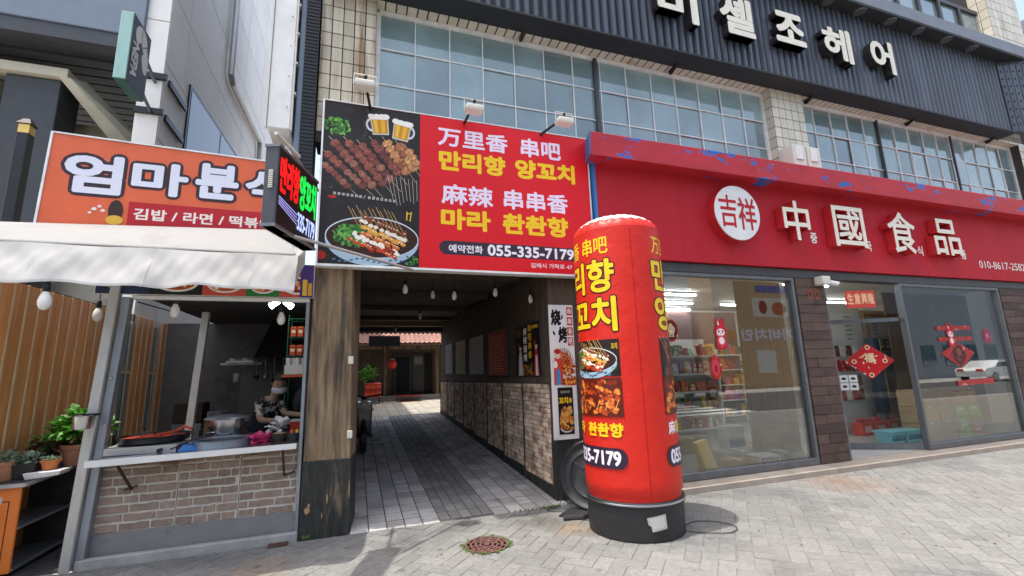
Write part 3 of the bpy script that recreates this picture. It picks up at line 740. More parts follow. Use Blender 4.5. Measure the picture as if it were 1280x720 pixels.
P.text('김해시 가락로 47', 2.125, 2.72, 2.93, 2.992, '#f0dcdc', .02)
P.build('printed_face', bb, on_y(5.3445))
def flood(x, z, base, lab):
    t = thing('floodlight', lab, 'floodlight', (x, 5.0, z), 'floodlights over the billboard')
    MB().box(x-.11, x+.11, 4.96, 5.12, z-.035, z+.03).build('lamp_body', W['plastic'], t, bevel=.015, seg=2)
    MB().box(x-.10, x+.10, 4.965, 5.11, z-.042, z-.0355).build('lens', W['bulbglass'], t)
    MB().tube([(x-.125, 5.04, z), (x-.125, 5.04, z+.13), (x+.125, 5.04, z+.13), (x+.125, 5.04, z)], .008, 6).build('yoke', W['plastic'], t)
    MB().tube([base, (x, 5.06, z+.07), (x+.01, 5.04, z+.13)], .017, 8).build('arm', W['blackmetal'], t)
flood(1.32, 4.87, (1.24, 5.42, 4.80), 'white floodlight on a black arm above the billboard, over its first red characters')
flood(2.57, 4.90, (2.28, 5.42, 4.80), 'white floodlight on a black arm at the right end of the billboard top')
flood(.01, 4.95, (.1, 5.42, 4.80), 'small white floodlight above the billboard photo, in front of the rusty tiled column')
for x, lab in ((7.10, 'left one of two white utility boxes at the foot of the tiled column'), (7.44, 'right one of two white utility boxes at the foot of the tiled column')):
    t = thing('utility_box', lab, 'utility box', (x, 5.35, 4.86), 'white boxes on the sign ledge')
    MB().box(x-.15, x+.15, 5.2, 5.48, 4.86, 5.30).build('case', W['plastic'], t, bevel=.015, seg=2)
    MB().box(x-.10, x+.06, 5.18, 5.2, 5.02, 5.26).build('cover', W['white'], t, bevel=.006)
# ---------------------------------------------------------------- covered lane
lanei = thing('covered_lane', 'dark timbered covered lane lined with brick wainscot panels', 'passage', (1.25, 9, 0))
XR = 2.43
MB().box(.04, XR+.04, 5.62, 13.8, 3.12, 3.3).build('ceiling', W['ceilwood'], lanei)
for y in (6.6, 8.4, 10.2, 12.0): MB().box(.05, XR, y, y+.12, 3.02, 3.119).build('ceiling_beam', W['darkwood'], lanei, bevel=.006)
MB().box(.04, XR, 13.2, 13.45, 2.99, 3.119).build('pale_beam', W['barewood'], lanei)
MB().box(.04, XR+.2, 13.5, 13.82, 2.86, 3.2).build('end_beam', W['blackmetal'], lanei)
MB().box(.04, 3.08, 5.50, 5.62, 2.86, 3.5).build('lintel', W['darkwood'], lanei)
MB().box(XR+.02, XR+.06, 5.76, 13.78, 0, 3.12).build('wall_panel', W['darkwood'], lanei)
MB().box(XR-.02, XR+.02, 5.6, 13.75, 1.44, 1.52).build('rail', W['darkwood'], lanei, bevel=.005)
MB().tube([(XR-.01, 5.7, 2.93), (XR-.01, 9, 3.0), (XR-.01, 13.4, 3.05)], .015, 6).build('conduit', W['grime'], lanei)
# brick panels, the 300 nearest bricks one by one
bm_b = MB().box(-.014, 0, -.094, .094, -.028, .028).mesh('brick', W['wainbrick'], bevel=.004)
bricks = []; far = MB(); panels = []
for pi in range(8):
    ya = 5.62+pi*1.01; yb = ya+.98; z0 = zf(ya+.5)+.17
    core = MB().box(XR+.002, XR+.02, ya, yb, zf(ya)+.14, 1.44).build('wainscot_panel', W['mortar'], lanei)
    MB().box(XR-.022, XR+.01, yb+.001, yb+.029, zf(yb), 1.44).build('batten', W['darkwood'], lanei)
    MB().hexa([(XR-.01, ya, zf(ya)-.02), (XR+.02, ya, zf(ya)-.02), (XR+.02, yb, zf(yb)-.02), (XR-.01, yb, zf(yb)-.02), (XR-.01, ya, zf(ya)+.13), (XR+.02, ya, zf(ya)+.13), (XR+.02, yb, zf(yb)+.13), (XR-.01, yb, zf(yb)+.13)]).build('plinth', W['blackpaint'], lanei)
    r = 0
    while z0+r*.0625+.03 < 1.43:
        y = ya-(.098 if r % 2 else 0)
        while y < yb-.01:
            a, b = max(y, ya), min(y+.196, yb)
            if b-a > .03: bricks.append((a, b, z0+r*.0625, core))
            y += .196
        r += 1
for n, (a, b, z, core) in enumerate(bricks):
    jx = R_.uniform(-.004, .002)
    if n < 300: inst('brick', bm_b, core, (XR+.004+jx, (a+b)/2, z), (0, 0, 0), (1, (b-a-.008)/.188, 1))
    else: far.box(XR-.010+jx, XR+.004, a+.004, b-.004, z-.028, z+.028)
far.build('far_bricks', W['wainbrick'], lanei)['kind'] = 'stuff'
# pier and timber at the right of the mouth
pr = thing('lane_mouth_pier', 'brown timber pier with black painted foot at the right of the lane mouth', 'pier', (2.77, 5.6, 0))
MB().box(2.43, 3.14, 5.53, 5.75, .74, 2.86).build('timber_face', W['darkwood'], pr)
MB().box(2.425, 3.12, 5.525, 5.75, -.02, .738).build('painted_foot', W['blackpaint'], pr)
MB().box(2.86, 2.95, 5.50, 5.53, .75, 2.86).build('edge_board', W['barewood'], pr, bevel=.006)
# wooden pillar on the left of the mouth
wp = thing('wooden_pillar', 'thick weathered wooden pillar with peeling black paint on its lower half', 'pillar', (-.2, 5.65, 0))
MB().hexa([(-.485, 5.44, .74), (-.02, 5.44, .74), (.04, 5.92, .74), (-.485, 5.92, .74), (-.465, 5.46, 2.85), (-.065, 5.46, 2.85), (.02, 5.92, 2.85), (-.465, 5.92, 2.85)]).build('upper_boards', W['woodpillar'], wp, bevel=.008)
MB().hexa([(-.497, 5.432, -.02), (.005, 5.432, -.02), (.05, 5.92, -.02), (-.497, 5.92, -.02), (-.49, 5.437, .745), (-.012, 5.437, .745), (.045, 5.92, .745), (-.49, 5.92, .745)]).build('painted_foot', W['blackpaint'], wp, bevel=.006)
mb = MB(); mb.box(-.075, -.02, 5.425, 5.446, 1.745, 1.83); mb.build('switch_box', W['plastic'], wp, bevel=.004)
MB().box(-.06, -.005, 5.414, 5.432, .95, 1.03).build('switch_box', W['plastic'], wp, bevel=.004)
for x, z, a, b in ((-.43, .26, .028, .035), (-.235, .36, .009, .055), (-.02, .42, .007, .10), (-.28, .2, .006, .03), (-.41, .31, .012, .025)):
    ps = [(x+a*math.cos(t)*R_.uniform(.6, 1.3), z+b*math.sin(t)*R_.uniform(.6, 1.3)) for t in [i*.524 for i in range(12)]]
    MB().prism(ps, lambda u, v, d: (u, 5.4325-d, v), .0, .003).build('bare_patch', W['barewood'], wp)
# hanging bulbs of the lane
def bulb(x, y, z, top, lab, group, r=.036, lit=False, name='light_bulb'):
    t = thing(name, lab, 'light bulb', (x, y, z), group)
    k = r/.036
    MB().lathe([(.004, -.062*k), (r*.6, -.054*k), (r*.94, -.03*k), (r, -.005*k), (r*.85, .025*k), (r*.55, .05*k), (r*.45, .06*k)], (x, y, z), 16).build('globe', W['bulblit' if lit else 'bulbglass'], t, smooth=True)
    MB().lathe([(r*.5, .06*k), (r*.55, .065*k), (r*.5, .115*k), (r*.2, .13*k)], (x, y, z), 12).build('socket', W['blackmetal'], t, smooth=True)
    MB().tube([(x, y, z+.12*k), (x+.004, y, top)], .005, 5).build('cord', W['cable'], t); return t
G = 'bulbs hanging in the covered lane'
for x, y, z, lab in ((.60, 6.05, 2.725, 'bare bulb hanging nearest the wooden pillar in the lane'), (1.10, 6.9, 2.81, 'small bulb left of the middle pair, farther back in the lane'),
                     (1.30, 6.25, 2.69, 'bright bare bulb hanging in the middle of the lane mouth'), (1.88, 6.15, 2.735, 'bare bulb right of the middle, under the lane ceiling'),
                     (2.38, 6.05, 2.635, 'low bare bulb hanging beside the noodle posters, nearest the right wall'), (1.25, 9.5, 2.80, 'faint far bulb deep in the lane, left one'), (1.0, 12.5, 2.80, 'faint farthest bulb under the end beam')):
    bulb(x, y, z, 3.11, lab, G)
# posters of the lane
def poster(y0, y1, z0, z1, lab, draw, frame='darkframe', x=XR+.02):
    t = thing('poster', lab, 'poster', (x, (y0+y1)/2, z0), 'posters on the lane wall')
    MB().box(x-.022, x, y0, y1, z0, z1).build('panel', W[frame], t)
    P = Print(); draw(P, -y1+.015, -y0-.015, z0+.015, z1-.015); P.build('printed_face', t, on_xn(x-.0221)); return t
def sketchy(bg, cs, n):
    def f(P, a, b, c, d):
        P.rect(a, b, c, d, bg)
        for _ in range(n):
            u, v = R_.uniform(a+.08, b-.08), R_.uniform(c+.08, d-.08); P.line((u, v), (u+R_.uniform(-.07, .07), v+R_.uniform(-.07, .07)), R_.uniform(.008, .02), R_.choice(cs))
    return f
def figures(P, a, b, c, d):
    P.rect(a, b, c, d, '#1d1512'); w = b-a
    for i in range(6):
        P.text('串烧饭店', a+w*(.52+.0), a+w*.62, c+.3, c+.31, '#1d1512') if False else None
    for i in range(4): P.text('串吧串香'[i], a+w*.55, a+w*.68, d-.12-i*.13, d-.02-i*.13, '#d8a030', .04)
    for i in range(4): P.text('麻辣烧烤'[i], a+w*.36, a+w*.50, d-.16-i*.13, d-.05-i*.13, '#e8e0d0', .03)
    P.rect(a+w*.72, a+w*.95, d-.09, d-.04, '#c8962a')
    for i in range(4): P.rect(a+w*.06+i*.06, a+w*.10+i*.06, d-.18, d-.05, '#5a4a30')
    for cx, col_, sk in ((a+w*.22, '#c9c2b4', '#dcb898'), (a+w*.86, '#b0202a', '#d8b090')):
        P.poly([(cx-.11, c), (cx+.11, c), (cx+.07, c+.30), (cx+.03, c+.36), (cx-.03, c+.36), (cx-.07, c+.30)], col_).poly([(cx-.05, c), (cx+.05, c), (cx+.03, c+.28), (cx-.03, c+.28)], '#d8d4cc')
        P.ell(cx, c+.42, .05, .06, sk, 14); P.ell(cx, c+.465, .058, .04, '#17100e', 14); P.ell(cx-.05, c+.47, .02, .03, '#c04040', 8)
    for _ in range(30): P.ell(a+w*R_.uniform(.35, .7), c+R_.uniform(.02, .16), .03, .02, R_.choice(('#a05020', '#c88030', '#5a8a30', '#8a2a1a')), 7, R_.uniform(0, 3), .2)
Z0 = 1.53
poster(5.86, 6.92, 1.53, 2.32, 'colourful black poster with two costumed figures and yellow characters', figures)
def menu(P, a, b, c, d):
    P.rect(a, b, c, d, '#a0301a')
    for i in range(14): P.rect(a+.05, b-.08-R_.uniform(0, .15), c+.05+i*.048, c+.066+i*.048, '#d87a40')
poster(7.40, 8.50, 1.55, 2.36, 'reddish brown menu board with rows of orange lines on the lane wall', menu)
poster(8.86, 10.05, 1.57, 2.38, 'grey poster with faint sketched figures, between the brown menu and the yellowish poster', sketchy('#bdbab4', ('#4a4642', '#8b8780', '#3a3632'), 90))
poster(10.45, 11.5, 1.58, 2.40, 'yellowish poster with dark scribbles, second from the far end of the lane', sketchy('#cdbb88', ('#4a4226', '#6a5c34', '#3c3420'), 80))
poster(11.95, 12.95, 1.60, 2.42, 'pale blue grey poster at the far end of the lane wall', sketchy('#cfd4da', ('#5c6670', '#a9b0b6', '#46505a'), 80))
# tall white board on the pier
tb = thing('tall_sign_board', 'tall white board with black brush characters, grilled skewers and a chicken poster', 'sign board', (2.59, 5.5, .74))
MB().box(2.415, 2.765, 5.492, 5.522, .735, 2.47).build('board', W['white'], tb, bevel=.004)
P = Print(); x0 = 2.425
P.text('烧', x0+.02, x0+.15, 2.20, 2.40, '#141210', .04).text('烤', x0+.12, x0+.235, 1.97, 2.17, '#141210', .04)
P.ell(x0+.05, 2.09, .014, .035, '#1a1613', 8, .4).ell(x0+.175, 2.3, .012, .035, '#1a1613', 8, -.4)
for i, ch in enumerate('串串香吧'): P.rect(x0+.245, x0+.325, 2.33-i*.135, 2.44-i*.135, '#b81c1c').text(ch, x0+.258, x0+.312, 2.345-i*.135, 2.425-i*.135, '#f0dcd0', .02)
for i in range(16):
    t = math.radians(20+i*9); P.line((x0+.17, 1.55), (x0+.17+.17*math.cos(t), 1.60+.30*math.sin(t)), .010, R_.choice(('#a03018', '#c8642a', '#7a2a14')))
    for k in range(4): u = .35+k*.16; P.ell(x0+.17+.16*u*math.cos(t), 1.58+.30*u*math.sin(t), .02, .014, R_.choice(('#c2571f', '#d9803a', '#9a3216', '#b8421c')), 8, t, .2)
P.poly([(x0+.02, 1.42), (x0+.16, 1.42), (x0+.14, 1.72), (x0+.08, 1.82), (x0+.03, 1.72)], '#c8402a').ell(x0+.085, 1.80, .04, .05, '#e0c0a8', 12).ell(x0+.085, 1.85, .05, .035, '#b02018', 10).poly([(x0+.05, 1.42), (x0+.12, 1.42), (x0+.11, 1.62), (x0+.06, 1.62)], '#4a86b8').ell(x0+.05, 1.68, .03, .05, '#e8e4dc', 8)
P.rect(x0+.16, x0+.34, 1.41, 1.50, '#b03a1c')
for _ in range(60): P.ell(x0+R_.uniform(.15, .32), R_.uniform(1.42, 1.66), .022, .015, R_.choice(('#c2571f', '#d9803a', '#9a3216', '#e0a040', '#7a2410')), 7, R_.uniform(0, 3), .2)
P.rect(x0+.06, x0+.275, .80, 1.385, '#171412')
P.text('烧烤串吧', x0+.10, x0+.235, 1.31, 1.345, '#9a9488', .02).text('꼬치', x0+.075, x0+.20, 1.18, 1.26, '#d8b21e', .06).ell(x0+.235, 1.22, .02, .035, '#d8b21e', 10)
P.ell(x0+.17, .87, .09, .05, '#c9c4ba', 20).ell(x0+.17, .88, .08, .04, '#2a1a12', 20)
for _ in range(46): P.ell(x0+R_.uniform(.09, .245), R_.uniform(.86, 1.13), .034, .024, R_.choice(('#c98a3a', '#b8702a', '#e0ab5a', '#9a5520', '#d49a4a')), 8, R_.uniform(0, 3), .2)
P.build('printed_face', tb, on_y(5.4915))
# ---------------------------------------------------------------- court behind the lane
ct = thing('courtyard_house', 'low courtyard restaurant with red clay tiled eaves, wooden posts and dark glazed door', 'house', (1.6, 18.4, .69))
gz = zf(18)
MB().box(-1.5, 4.5, 18.6, 18.75, gz-.1, 3.6).build('wall', W['darkwood'], ct)
MB().box(-1.5, 4.5, 17.9, 18.6, gz-.1, gz+.16).build('step', W['concrete'], ct, bevel=.02)
MB().box(1.05, 1.16, 17.95, 18.06, gz+.16, 2.6).build('post', W['woodpillar'], ct); MB().box(2.98, 3.10, 17.95, 18.06, gz, 2.66).build('post', W['woodpillar'], ct)
MB().box(-1.5, 4.5, 17.94, 18.07, 2.6, 2.72).build('eave_beam', W['woodpillar'], ct)
MB().hexa([(-1.5, 17.55, 2.72), (4.5, 17.55, 2.72), (4.5, 19.6, 3.55), (-1.5, 19.6, 3.55), (-1.5, 17.55, 2.78), (4.5, 17.55, 2.78), (4.5, 19.6, 3.62), (-1.5, 19.6, 3.62)]).build('roof', W['rooftile'], ct)
roof = ct.children[-1]
mt = MB()
for k in range(7):
    t0 = math.pi*k/7; t1 = math.pi*(k+1)/7
    mt.add([(.07*math.cos(t0), -.16, .05*math.sin(t0)+.0), (.07*math.cos(t1), -.16, .05*math.sin(t1)), (.06*math.cos(t1), .17, .04*math.sin(t1)), (.06*math.cos(t0), .17, .04*math.sin(t0))], [(0, 1, 2, 3)])
mt.add([(-.09, -.16, .012), (.09, -.16, .012), (.09, .17, 0), (-.09, .17, 0)], [(0, 1, 2, 3)])
mt = mt.mesh('roof_tile', W['rooftile'])
for i in range(22):
    for r in range(6):
        y = 17.68+r*.27; inst('roof_tile', mt, roof, (-.4+i*.18, y, 2.80+(y-17.55)*.41), (math.atan(.38), 0, 0))
dr = MB().box(1.45, 2.12, 18.53, 18.6, gz+.16, 2.42).build('door', W['darkframe'], ct); MB().box(1.52, 2.05, 18.52, 18.529, gz+.25, 2.33).build('pane', W['carglass'], dr)
MB().box(2.16, 2.62, 18.53, 18.6, gz+.3, 2.42).build('window', W['darkframe'], ct)
P = Print(); P.rect(2.22, 2.55, 2.02, 2.33, '#7a8072').rect(2.22, 2.55, 1.62, 1.95, '#3d4a3c').rect(2.62, 2.95, gz+.2, 2.45, '#171210'); P.build('notice', ct, on_y(18.525))
MB().box(.45, 1.56, 17.38, 17.46, 2.68, 3.06).build('eave_board', W['blackmetal'], ct)
MB().box(1.5, 2.35, 17.35, 18.59, gz+.162, gz+.172).build('red_carpet', W['redcloth'], ct); MB().box(1.5, 2.35, 17.3, 17.88, gz-.05, gz-.03).build('red_carpet', W['redcloth'], ct)
t = thing('paper_lantern', 'round red lantern hanging by the wooden post in the far court', 'lantern', (1.3, 17.85, 2.0))
MB().lathe([(.06, -.17), (.14, -.12), (.18, 0), (.14, .12), (.06, .17)], (1.32, 17.82, 2.03), 16).build('body', W['lantern'], t, smooth=True)
MB().lathe([(.07, .17), (.07, .2)], (1.32, 17.82, 2.03), 12).build('cap', W['gold'], t); MB().tube([(1.32, 17.82, 2.22), (1.32, 17.85, 2.62)], .006, 5).build('cord', W['cable'], t)
t = thing('red_crate', 'stack of red drink crates at the left side of the far court', 'crates', (.75, 17.3, gz))
for k in range(2):
    c = MB().box(.45, 1.0, 17.1, 17.5, gz+.18+k*.26, gz+.42+k*.26).build('crate', W['redplastic'], t, bevel=.02)
    for i in range(3): MB().box(.48+i*.18, .62+i*.18, 17.085, 17.1, gz+.24+k*.26, gz+.34+k*.26).build('label_panel', W['orange'], c)
for x in (.5, .95): MB().box(x-.02, x+.02, 17.2, 17.4, gz-.05, gz+.18).build('leg', W['blackmetal'], t)
t = thing('court_plant', 'green leafy plant above the red crates in the far court', 'plant', (.6, 17.4, 1.4))
mb = MB(); leaf_ball(mb, (.55, 17.3, 1.66), (.26, .2, .28), 120, .18, .4, 3); mb.build('foliage', W['leaf'], t, fix=False)
MB().lathe([(.11, 1.375), (.14, 1.5), (.12, 1.5)], (.6, 17.3, 0), 14).build('pot', W['rustdark'], t); MB().tube([(.6, 17.3, 1.4), (.62, 17.3, 1.75)], .02, 6).build('stem', W['leaf'], t)
# parked scooter, mostly hidden behind the pillar
sc = thing('scooter', 'dark motor scooter parked along the left side of the lane', 'scooter', (.30, 9.6, zf(9.6)))
z = zf(9.6)
for y in (9.05, 10.2):
    w = MB().lathe([(.13, -.05), (.23, -.055), (.25, 0), (.23, .055), (.13, .05)], (0, 0, 0), 24).mesh('wheel', W['cable'], smooth=True)
    inst('wheel', w, sc, (.28, y, z+.25), (0, math.pi/2, 0))
MB().tube([(.28, 9.05, z+.25), (.28, 9.15, z+.7), (.28, 9.2, z+.98)], .05, 8).build('fork', W['blackmetal'], sc)
MB().hexa([(.16, 9.1, z+.35), (.42, 9.1, z+.35), (.42, 9.2, z+.3), (.16, 9.2, z+.3), (.14, 9.06, z+.9), (.44, 9.06, z+.9), (.42, 9.22, z+.92), (.16, 9.22, z+.92)]).build('leg_shield', W['cardark'], sc, bevel=.03, seg=2)
MB().hexa([(.14, 9.55, z+.3), (.44, 9.55, z+.3), (.42, 10.3, z+.42), (.16, 10.3, z+.42), (.14, 9.5, z+.68), (.44, 9.5, z+.68), (.44, 10.4, z+.76), (.28, 10.4, z+.76)]).build('body', W['cardark'], sc, bevel=.04, seg=2)
MB().box(.25, .47, 9.5, 10.2, z+.69, z+.78).build('seat', W['cable'], sc, bevel=.03, seg=2)
MB().tube([(.10, 9.28, z+1.03), (.28, 9.2, z+.98), (.62, 9.28, z+1.03)], .018, 8).build('handlebar', W['blackmetal'], sc)
MB().lathe([(.07, 0), (.08, .05), (.03, .1)], (.28, 9.0, z+.85), 12).build('headlight', W['plastic'], sc)
MB().box(.16, .46, 9.15, 9.6, z+.26, z+.32).build('floorboard', W['cable'], sc, bevel=.01)
# ---------------------------------------------------------------- snack stall
st = thing('snack_stall', 'small snack stall with a brick counter front, steel posts and a dim kitchen inside', 'food stall', (-1.4, 5.5, 0))
MB().hexa([(-2.385, 5.36, 0), (-2.305, 5.36, 0), (-2.305, 5.44, 0), (-2.385, 5.44, 0), (-2.28, 5.36, 2.62), (-2.20, 5.36, 2.62), (-2.20, 5.44, 2.62), (-2.28, 5.44, 2.62)]).build('post', W['alu'], st, bevel=.006)
MB().hexa([(-2.303, 5.41, 0), (-2.235, 5.41, 0), (-2.235, 5.50, 0), (-2.303, 5.50, 0), (-2.198, 5.41, 2.45), (-2.13, 5.41, 2.45), (-2.13, 5.50, 2.45), (-2.198, 5.50, 2.45)]).build('post', W['alu2'], st, bevel=.005)
MB().box(-.535, -.50, 5.45, 5.52, .05, 2.45).build('post', W['alu2'], st, bevel=.005)
for z in (1.23, 1.66): MB().lathe([(.018, -.004), (.02, .004), (.01, .008)], (0, 0, 0), 12).build('bolt', W['chrome'], st, loc=(-2.2, 5.405, z), smooth=True)
MB().hexa([(-2.22, 5.17, .885), (-.53, 5.17, .915), (-.53, 5.22, .915), (-2.22, 5.22, .885), (-2.22, 5.17, .943), (-.53, 5.17, .965), (-.53, 5.22, .965), (-2.22, 5.22, .943)]).build('counter_edge', W['sillwhite'], st, bevel=.004)
MB().hexa([(-2.22, 5.221, .905), (-.53, 5.221, .925), (-.53, 6.25, .925), (-2.22, 6.25, .905), (-2.22, 5.221, .937), (-.53, 5.221, .958), (-.53, 6.25, .958), (-2.22, 6.25, .937)]).build('counter_top', W['steel'], st)
for x in (-2.02, -.66):
    MB().bar((x, 5.25, .90), (x+.06 if x < -1 else x, 5.48, .62), .018, .018).bar((x, 5.48, .62), (x+.10, 5.47, .655), .016, .016).build('counter_bracket', W['rustdark'], st)
MB().tube([(-2.1, 5.46, .87), (-1.6, 5.44, .83), (-1.3, 5.43, .89), (-1.0, 5.45, .86), (-.55, 5.46, .90)], .016, 6).build('loose_pipe', W['woodpillar'], st)
MB().box(-2.24, -.535, 5.50, 5.58, .04, .25).build('base_skirt', W['skirt'], st, bevel=.004)
xs3 = [-2.235, -1.60, -1.07, -.537]
brk = MB().box(-.5, .5, -.012, .006, -.5, .5).mesh('brick', W['stallbrick'], bevel=0)
for a, b in zip(xs3, xs3[1:]):
    core = MB().box(a+.003, b-.003, 5.512, 5.58, .252, .90).build('brick_panel', W['stallmortar'], st)
    for r in range(8):
        z = .258+r*.0805; x = a-R_.choice((0, .07, .11) if r % 2 == 0 else (.03, .14))
        while x < b-.03:
            L = R_.choice((.25, .24, .26, .12)); u, v = max(x, a+.004), min(x+L, b-.004)
            if v-u > .03:
                w_, h_ = v-u-.017, .062
                mb = MB(); n = 4
                top = [(u+.007+w_*k/n, z+h_+R_.uniform(-.005, .003)) for k in range(n, -1, -1)]; bot = [(u+.007+w_*k/n, z+R_.uniform(-.002, .005)) for k in range(n+1)]
                yy = 5.502+R_.uniform(-.003, .003)
                mb.prism(bot+top, lambda p, q, d: (p, d, q), yy, 5.516); mb.build('brick', W['stallbrick'], core, bevel=.003)
            x += L
# stall shell
MB().box(-2.42, -.5, 5.42, 9.5, 2.62, 2.70).build('roof', W['grime'], st)
MB().box(-3.2, -.5, 5.5, 9.5, -.05, -.003).build('floor', W['grime'], st)
MB().box(-3.2, -.54, 9.4, 9.5, 0, 2.62).build('back_wall', W['stallwall'], st)
MB().box(-.54, -.50, 5.95, 9.4, 0, 2.62).build('side_wall', W['grime'], st)
MB().box(-2.13, -.50, 5.44, 5.50, 2.435, 2.475).build('shutter_rail', W['sillwhite'], st, bevel=.006)
MB().bar((-2.25, 7.85, 0), (-2.13, 7.85, 2.62), .09, .09, up=(0, 1, 0)).build('inner_post', W['white'], st)
MB().box(-2.1, -1.5, 8.7, 8.95, 1.86, 1.89).build('wall_shelf', W['sillwhite'], st)
MB().tube([(-2.1, 5.6, 2.52), (-1.7, 6.0, 2.42), (-1.4, 6.6, 2.50), (-1.25, 7.2, 2.46)], .008, 5).tube([(-2.12, 5.55, 2.42), (-1.9, 5.8, 2.36), (-1.75, 5.7, 2.40)], .007, 5).build('loose_wire', W['cable'], st)
MB().box(-2.42, -.46, 5.395, 5.435, 2.476, 2.85).build('header_panel', W['sillwhite'], st)
P = Print(); y0, y1 = 2.478, 2.845
for i, (a, b, c) in enumerate(((-2.41, -1.98, '#2b3550'), (-1.98, -1.52, '#1c1a18'), (-1.52, -1.12, '#c8503c'), (-1.12, -.80, '#2f7a3a'), (-.80, -.465, '#c8503c'))):
    P.rect(a, b, y0, y1, c)
    m = (a+b)/2
    if i: P.ell(m, y0+.13, (b-a)*.42, .10, '#e6e0d4', 22).ell(m, y0+.13, (b-a)*.36, .08, '#b84a24' if i != 4 else '#7a3040', 22)
    for _ in range(18): P.ell(m+R_.uniform(-.3, .3)*(b-a), y0+.13+R_.uniform(-.055, .055), .03, .018, R_.choice(('#d8692a', '#e0a060', '#c03a1a', '#e8c8a0', '#8a2a14')), 7, R_.uniform(0, 3), .2)
P.rect(-.60, -.465, y0, y1, '#41306a').rect(-.575, -.53, y0+.02, y0+.2, '#d8b030').rect(-.52, -.48, y0+.02, y0+.16, '#c89028'); P.build('printed_header', st, on_y(5.3945))
# awning
aw = thing('awning', 'white fabric awning stretched over the snack stall', 'awning', (-1.9, 5.4, 3.1))
yF, yB, x0, x1 = 4.57, 5.36, -3.7, -.56
mb = MB(); N = 160; M_ = 8
def val(i, k):
    u = i/N; x = x0+(x1-x0)*u; w = .018*math.sin(u*31)+.012*math.sin(u*57+1); f = k/M_
    zb = 2.415+.012*math.sin(u*18)+.010*math.sin(u*41+2)
    zt = 2.79+.004*math.sin(u*23); e = math.sin(math.pi*f)*(.010*math.sin(u*23+f*3)+.007*math.sin(u*61+2-f*6)+.003*math.sin(u*171+f*9))
    return (x, 4.76+(yF-4.76)*f+w*(f**1.3)+e, zt+(zb-zt)*f-e)
def cano(i, k):
    u = i/N; x = x0+(x1-x0)*u; f = k/3; zt = 2.79+.004*math.sin(u*23); return (x, yB+(4.76-yB)*f, 3.02+(zt-3.02)*f-.03*math.sin(math.pi*f))
vs = [cano(i, k) for k in range(4) for i in range(N+1)]
fs = [(k*(N+1)+i, k*(N+1)+i+1, (k+1)*(N+1)+i+1, (k+1)*(N+1)+i) for k in range(3) for i in range(N)]
mb.add(vs, fs)
vs = [val(i, k) for k in range(M_+1) for i in range(N+1)]
fs = [(k*(N+1)+i, k*(N+1)+i+1, (k+1)*(N+1)+i+1, (k+1)*(N+1)+i) for k in range(M_) for i in range(N)]
mb.add(vs, fs)
for X in (x0, x1): mb.add([(X, yB, 3.02), (X, 4.76, 2.79), (X, yF, 2.42), (X, 4.85, 2.60), (X, yB, 2.85)], [(0, 1, 2, 3, 4)])
mb.build('fabric', W['awning'], aw, smooth=True)
MB().hexa([(x0, 4.79, 2.80), (x1-.02, 4.79, 2.80), (x1-.22, 5.29, 2.98), (x0, 5.29, 2.98), (x0, 4.80, 2.825), (x1-.02, 4.80, 2.825), (x1-.22, 5.29, 3.205), (x0, 5.29, 3.09)]).build('cassette', W['awningtop'], aw, bevel=.012, seg=2)
for i in range(20, N, 40):
    vs = []
    for k in range(M_+1):
        for j in (0, 1): p = val(i, k); vs.append((p[0]+(j-.5)*.022, p[1]-.0025, p[2]-.0015))
    MB().add(vs, [(2*k, 2*k+1, 2*k+3, 2*k+2) for k in range(M_)]).build('seam', W['awning'], aw)
vs = [(val(i, M_)[0], val(i, M_)[1]-.003*(1-j), val(i, M_)[2]+.022*j) for i in range(N+1) for j in (0, 1)]
MB().add(vs, [(2*i, 2*i+1, 2*i+3, 2*i+2) for i in range(N)]).build('hem', W['awning'], aw)
MB().tube([(x0, 4.80, 2.77), (x1, 4.80, 2.77)], .018, 8).build('front_bar', W['alu'], aw)
for x in (-3.2, -1.2): MB().tube([(x, yF+.06, 2.43), (x+.2, 5.0, 2.60), (x, 5.36, 2.72)], .02, 8).build('folding_arm', W['alu'], aw)
# bulbs at the stall
G = 'bulbs along the snack stall'
bulb(-2.38, 4.62, 2.28, 2.5, 'large white bulb hanging at the left, in front of the wooden slats', G, .044)
bulb(-2.52, 5.75, 2.31, 2.62, 'second white bulb, half behind the steel post', G, .042)
bulb(-1.78, 5.52, 2.33, 2.62, 'white bulb at the left of the kitchen opening', G, .042)
bulb(-.80, 5.62, 2.27, 2.62, 'white bulb before the lit ceiling lamp at the right of the kitchen', G, .042)
t = thing('ceiling_lamp', 'small lit lamp with two bright heads under the stall ceiling', 'lamp', (-.9, 6.3, 2.55))
MB().lathe([(.07, 2.56), (.07, 2.62)], (-.9, 6.3, 0), 16).build('base', W['blackmetal'], t)
for dx in (-.075, .075): MB().tube([(-.9+dx*.4, 6.28, 2.56), (-.9+dx*1.6, 6.25, 2.50)], [.02, .04], 10).build('lamp_head', W['bulblit'], t)
# slat wall left of the stall
sw = thing('slat_wall', 'orange brown wooden slat wall with pale battens and two tall glass panes', 'wall', (-3.12, 8, 0))
y = 5.2; glassy = ((7.62, 8.22), (8.72, 9.12))
while y < 9.4:
    if not any(a-.01 <= y < b-.02 for a, b in glassy):
        MB().box(-3.135, -3.115, y+.003, y+.185, .05, 2.60).build('plank', W['slatwood'], sw)
    MB().box(-3.114, -3.106, y-.014, y+.014, .05, 2.60).build('batten', W['batten'], sw, bevel=.003)
    y += .19
for a, b in glassy:
    f = MB().box(-3.14, -3.13, a, b, .9, 2.5).build('pane', W['film'], sw)
    MB().box(-3.13, -3.12, a, b, 1.75, 1.78).build('glazing_bar', W['batten'], sw)
MB().box(-3.2, -3.141, 5.0, 9.5, 0, 2.62).build('backing', W['wall_dark'], sw)
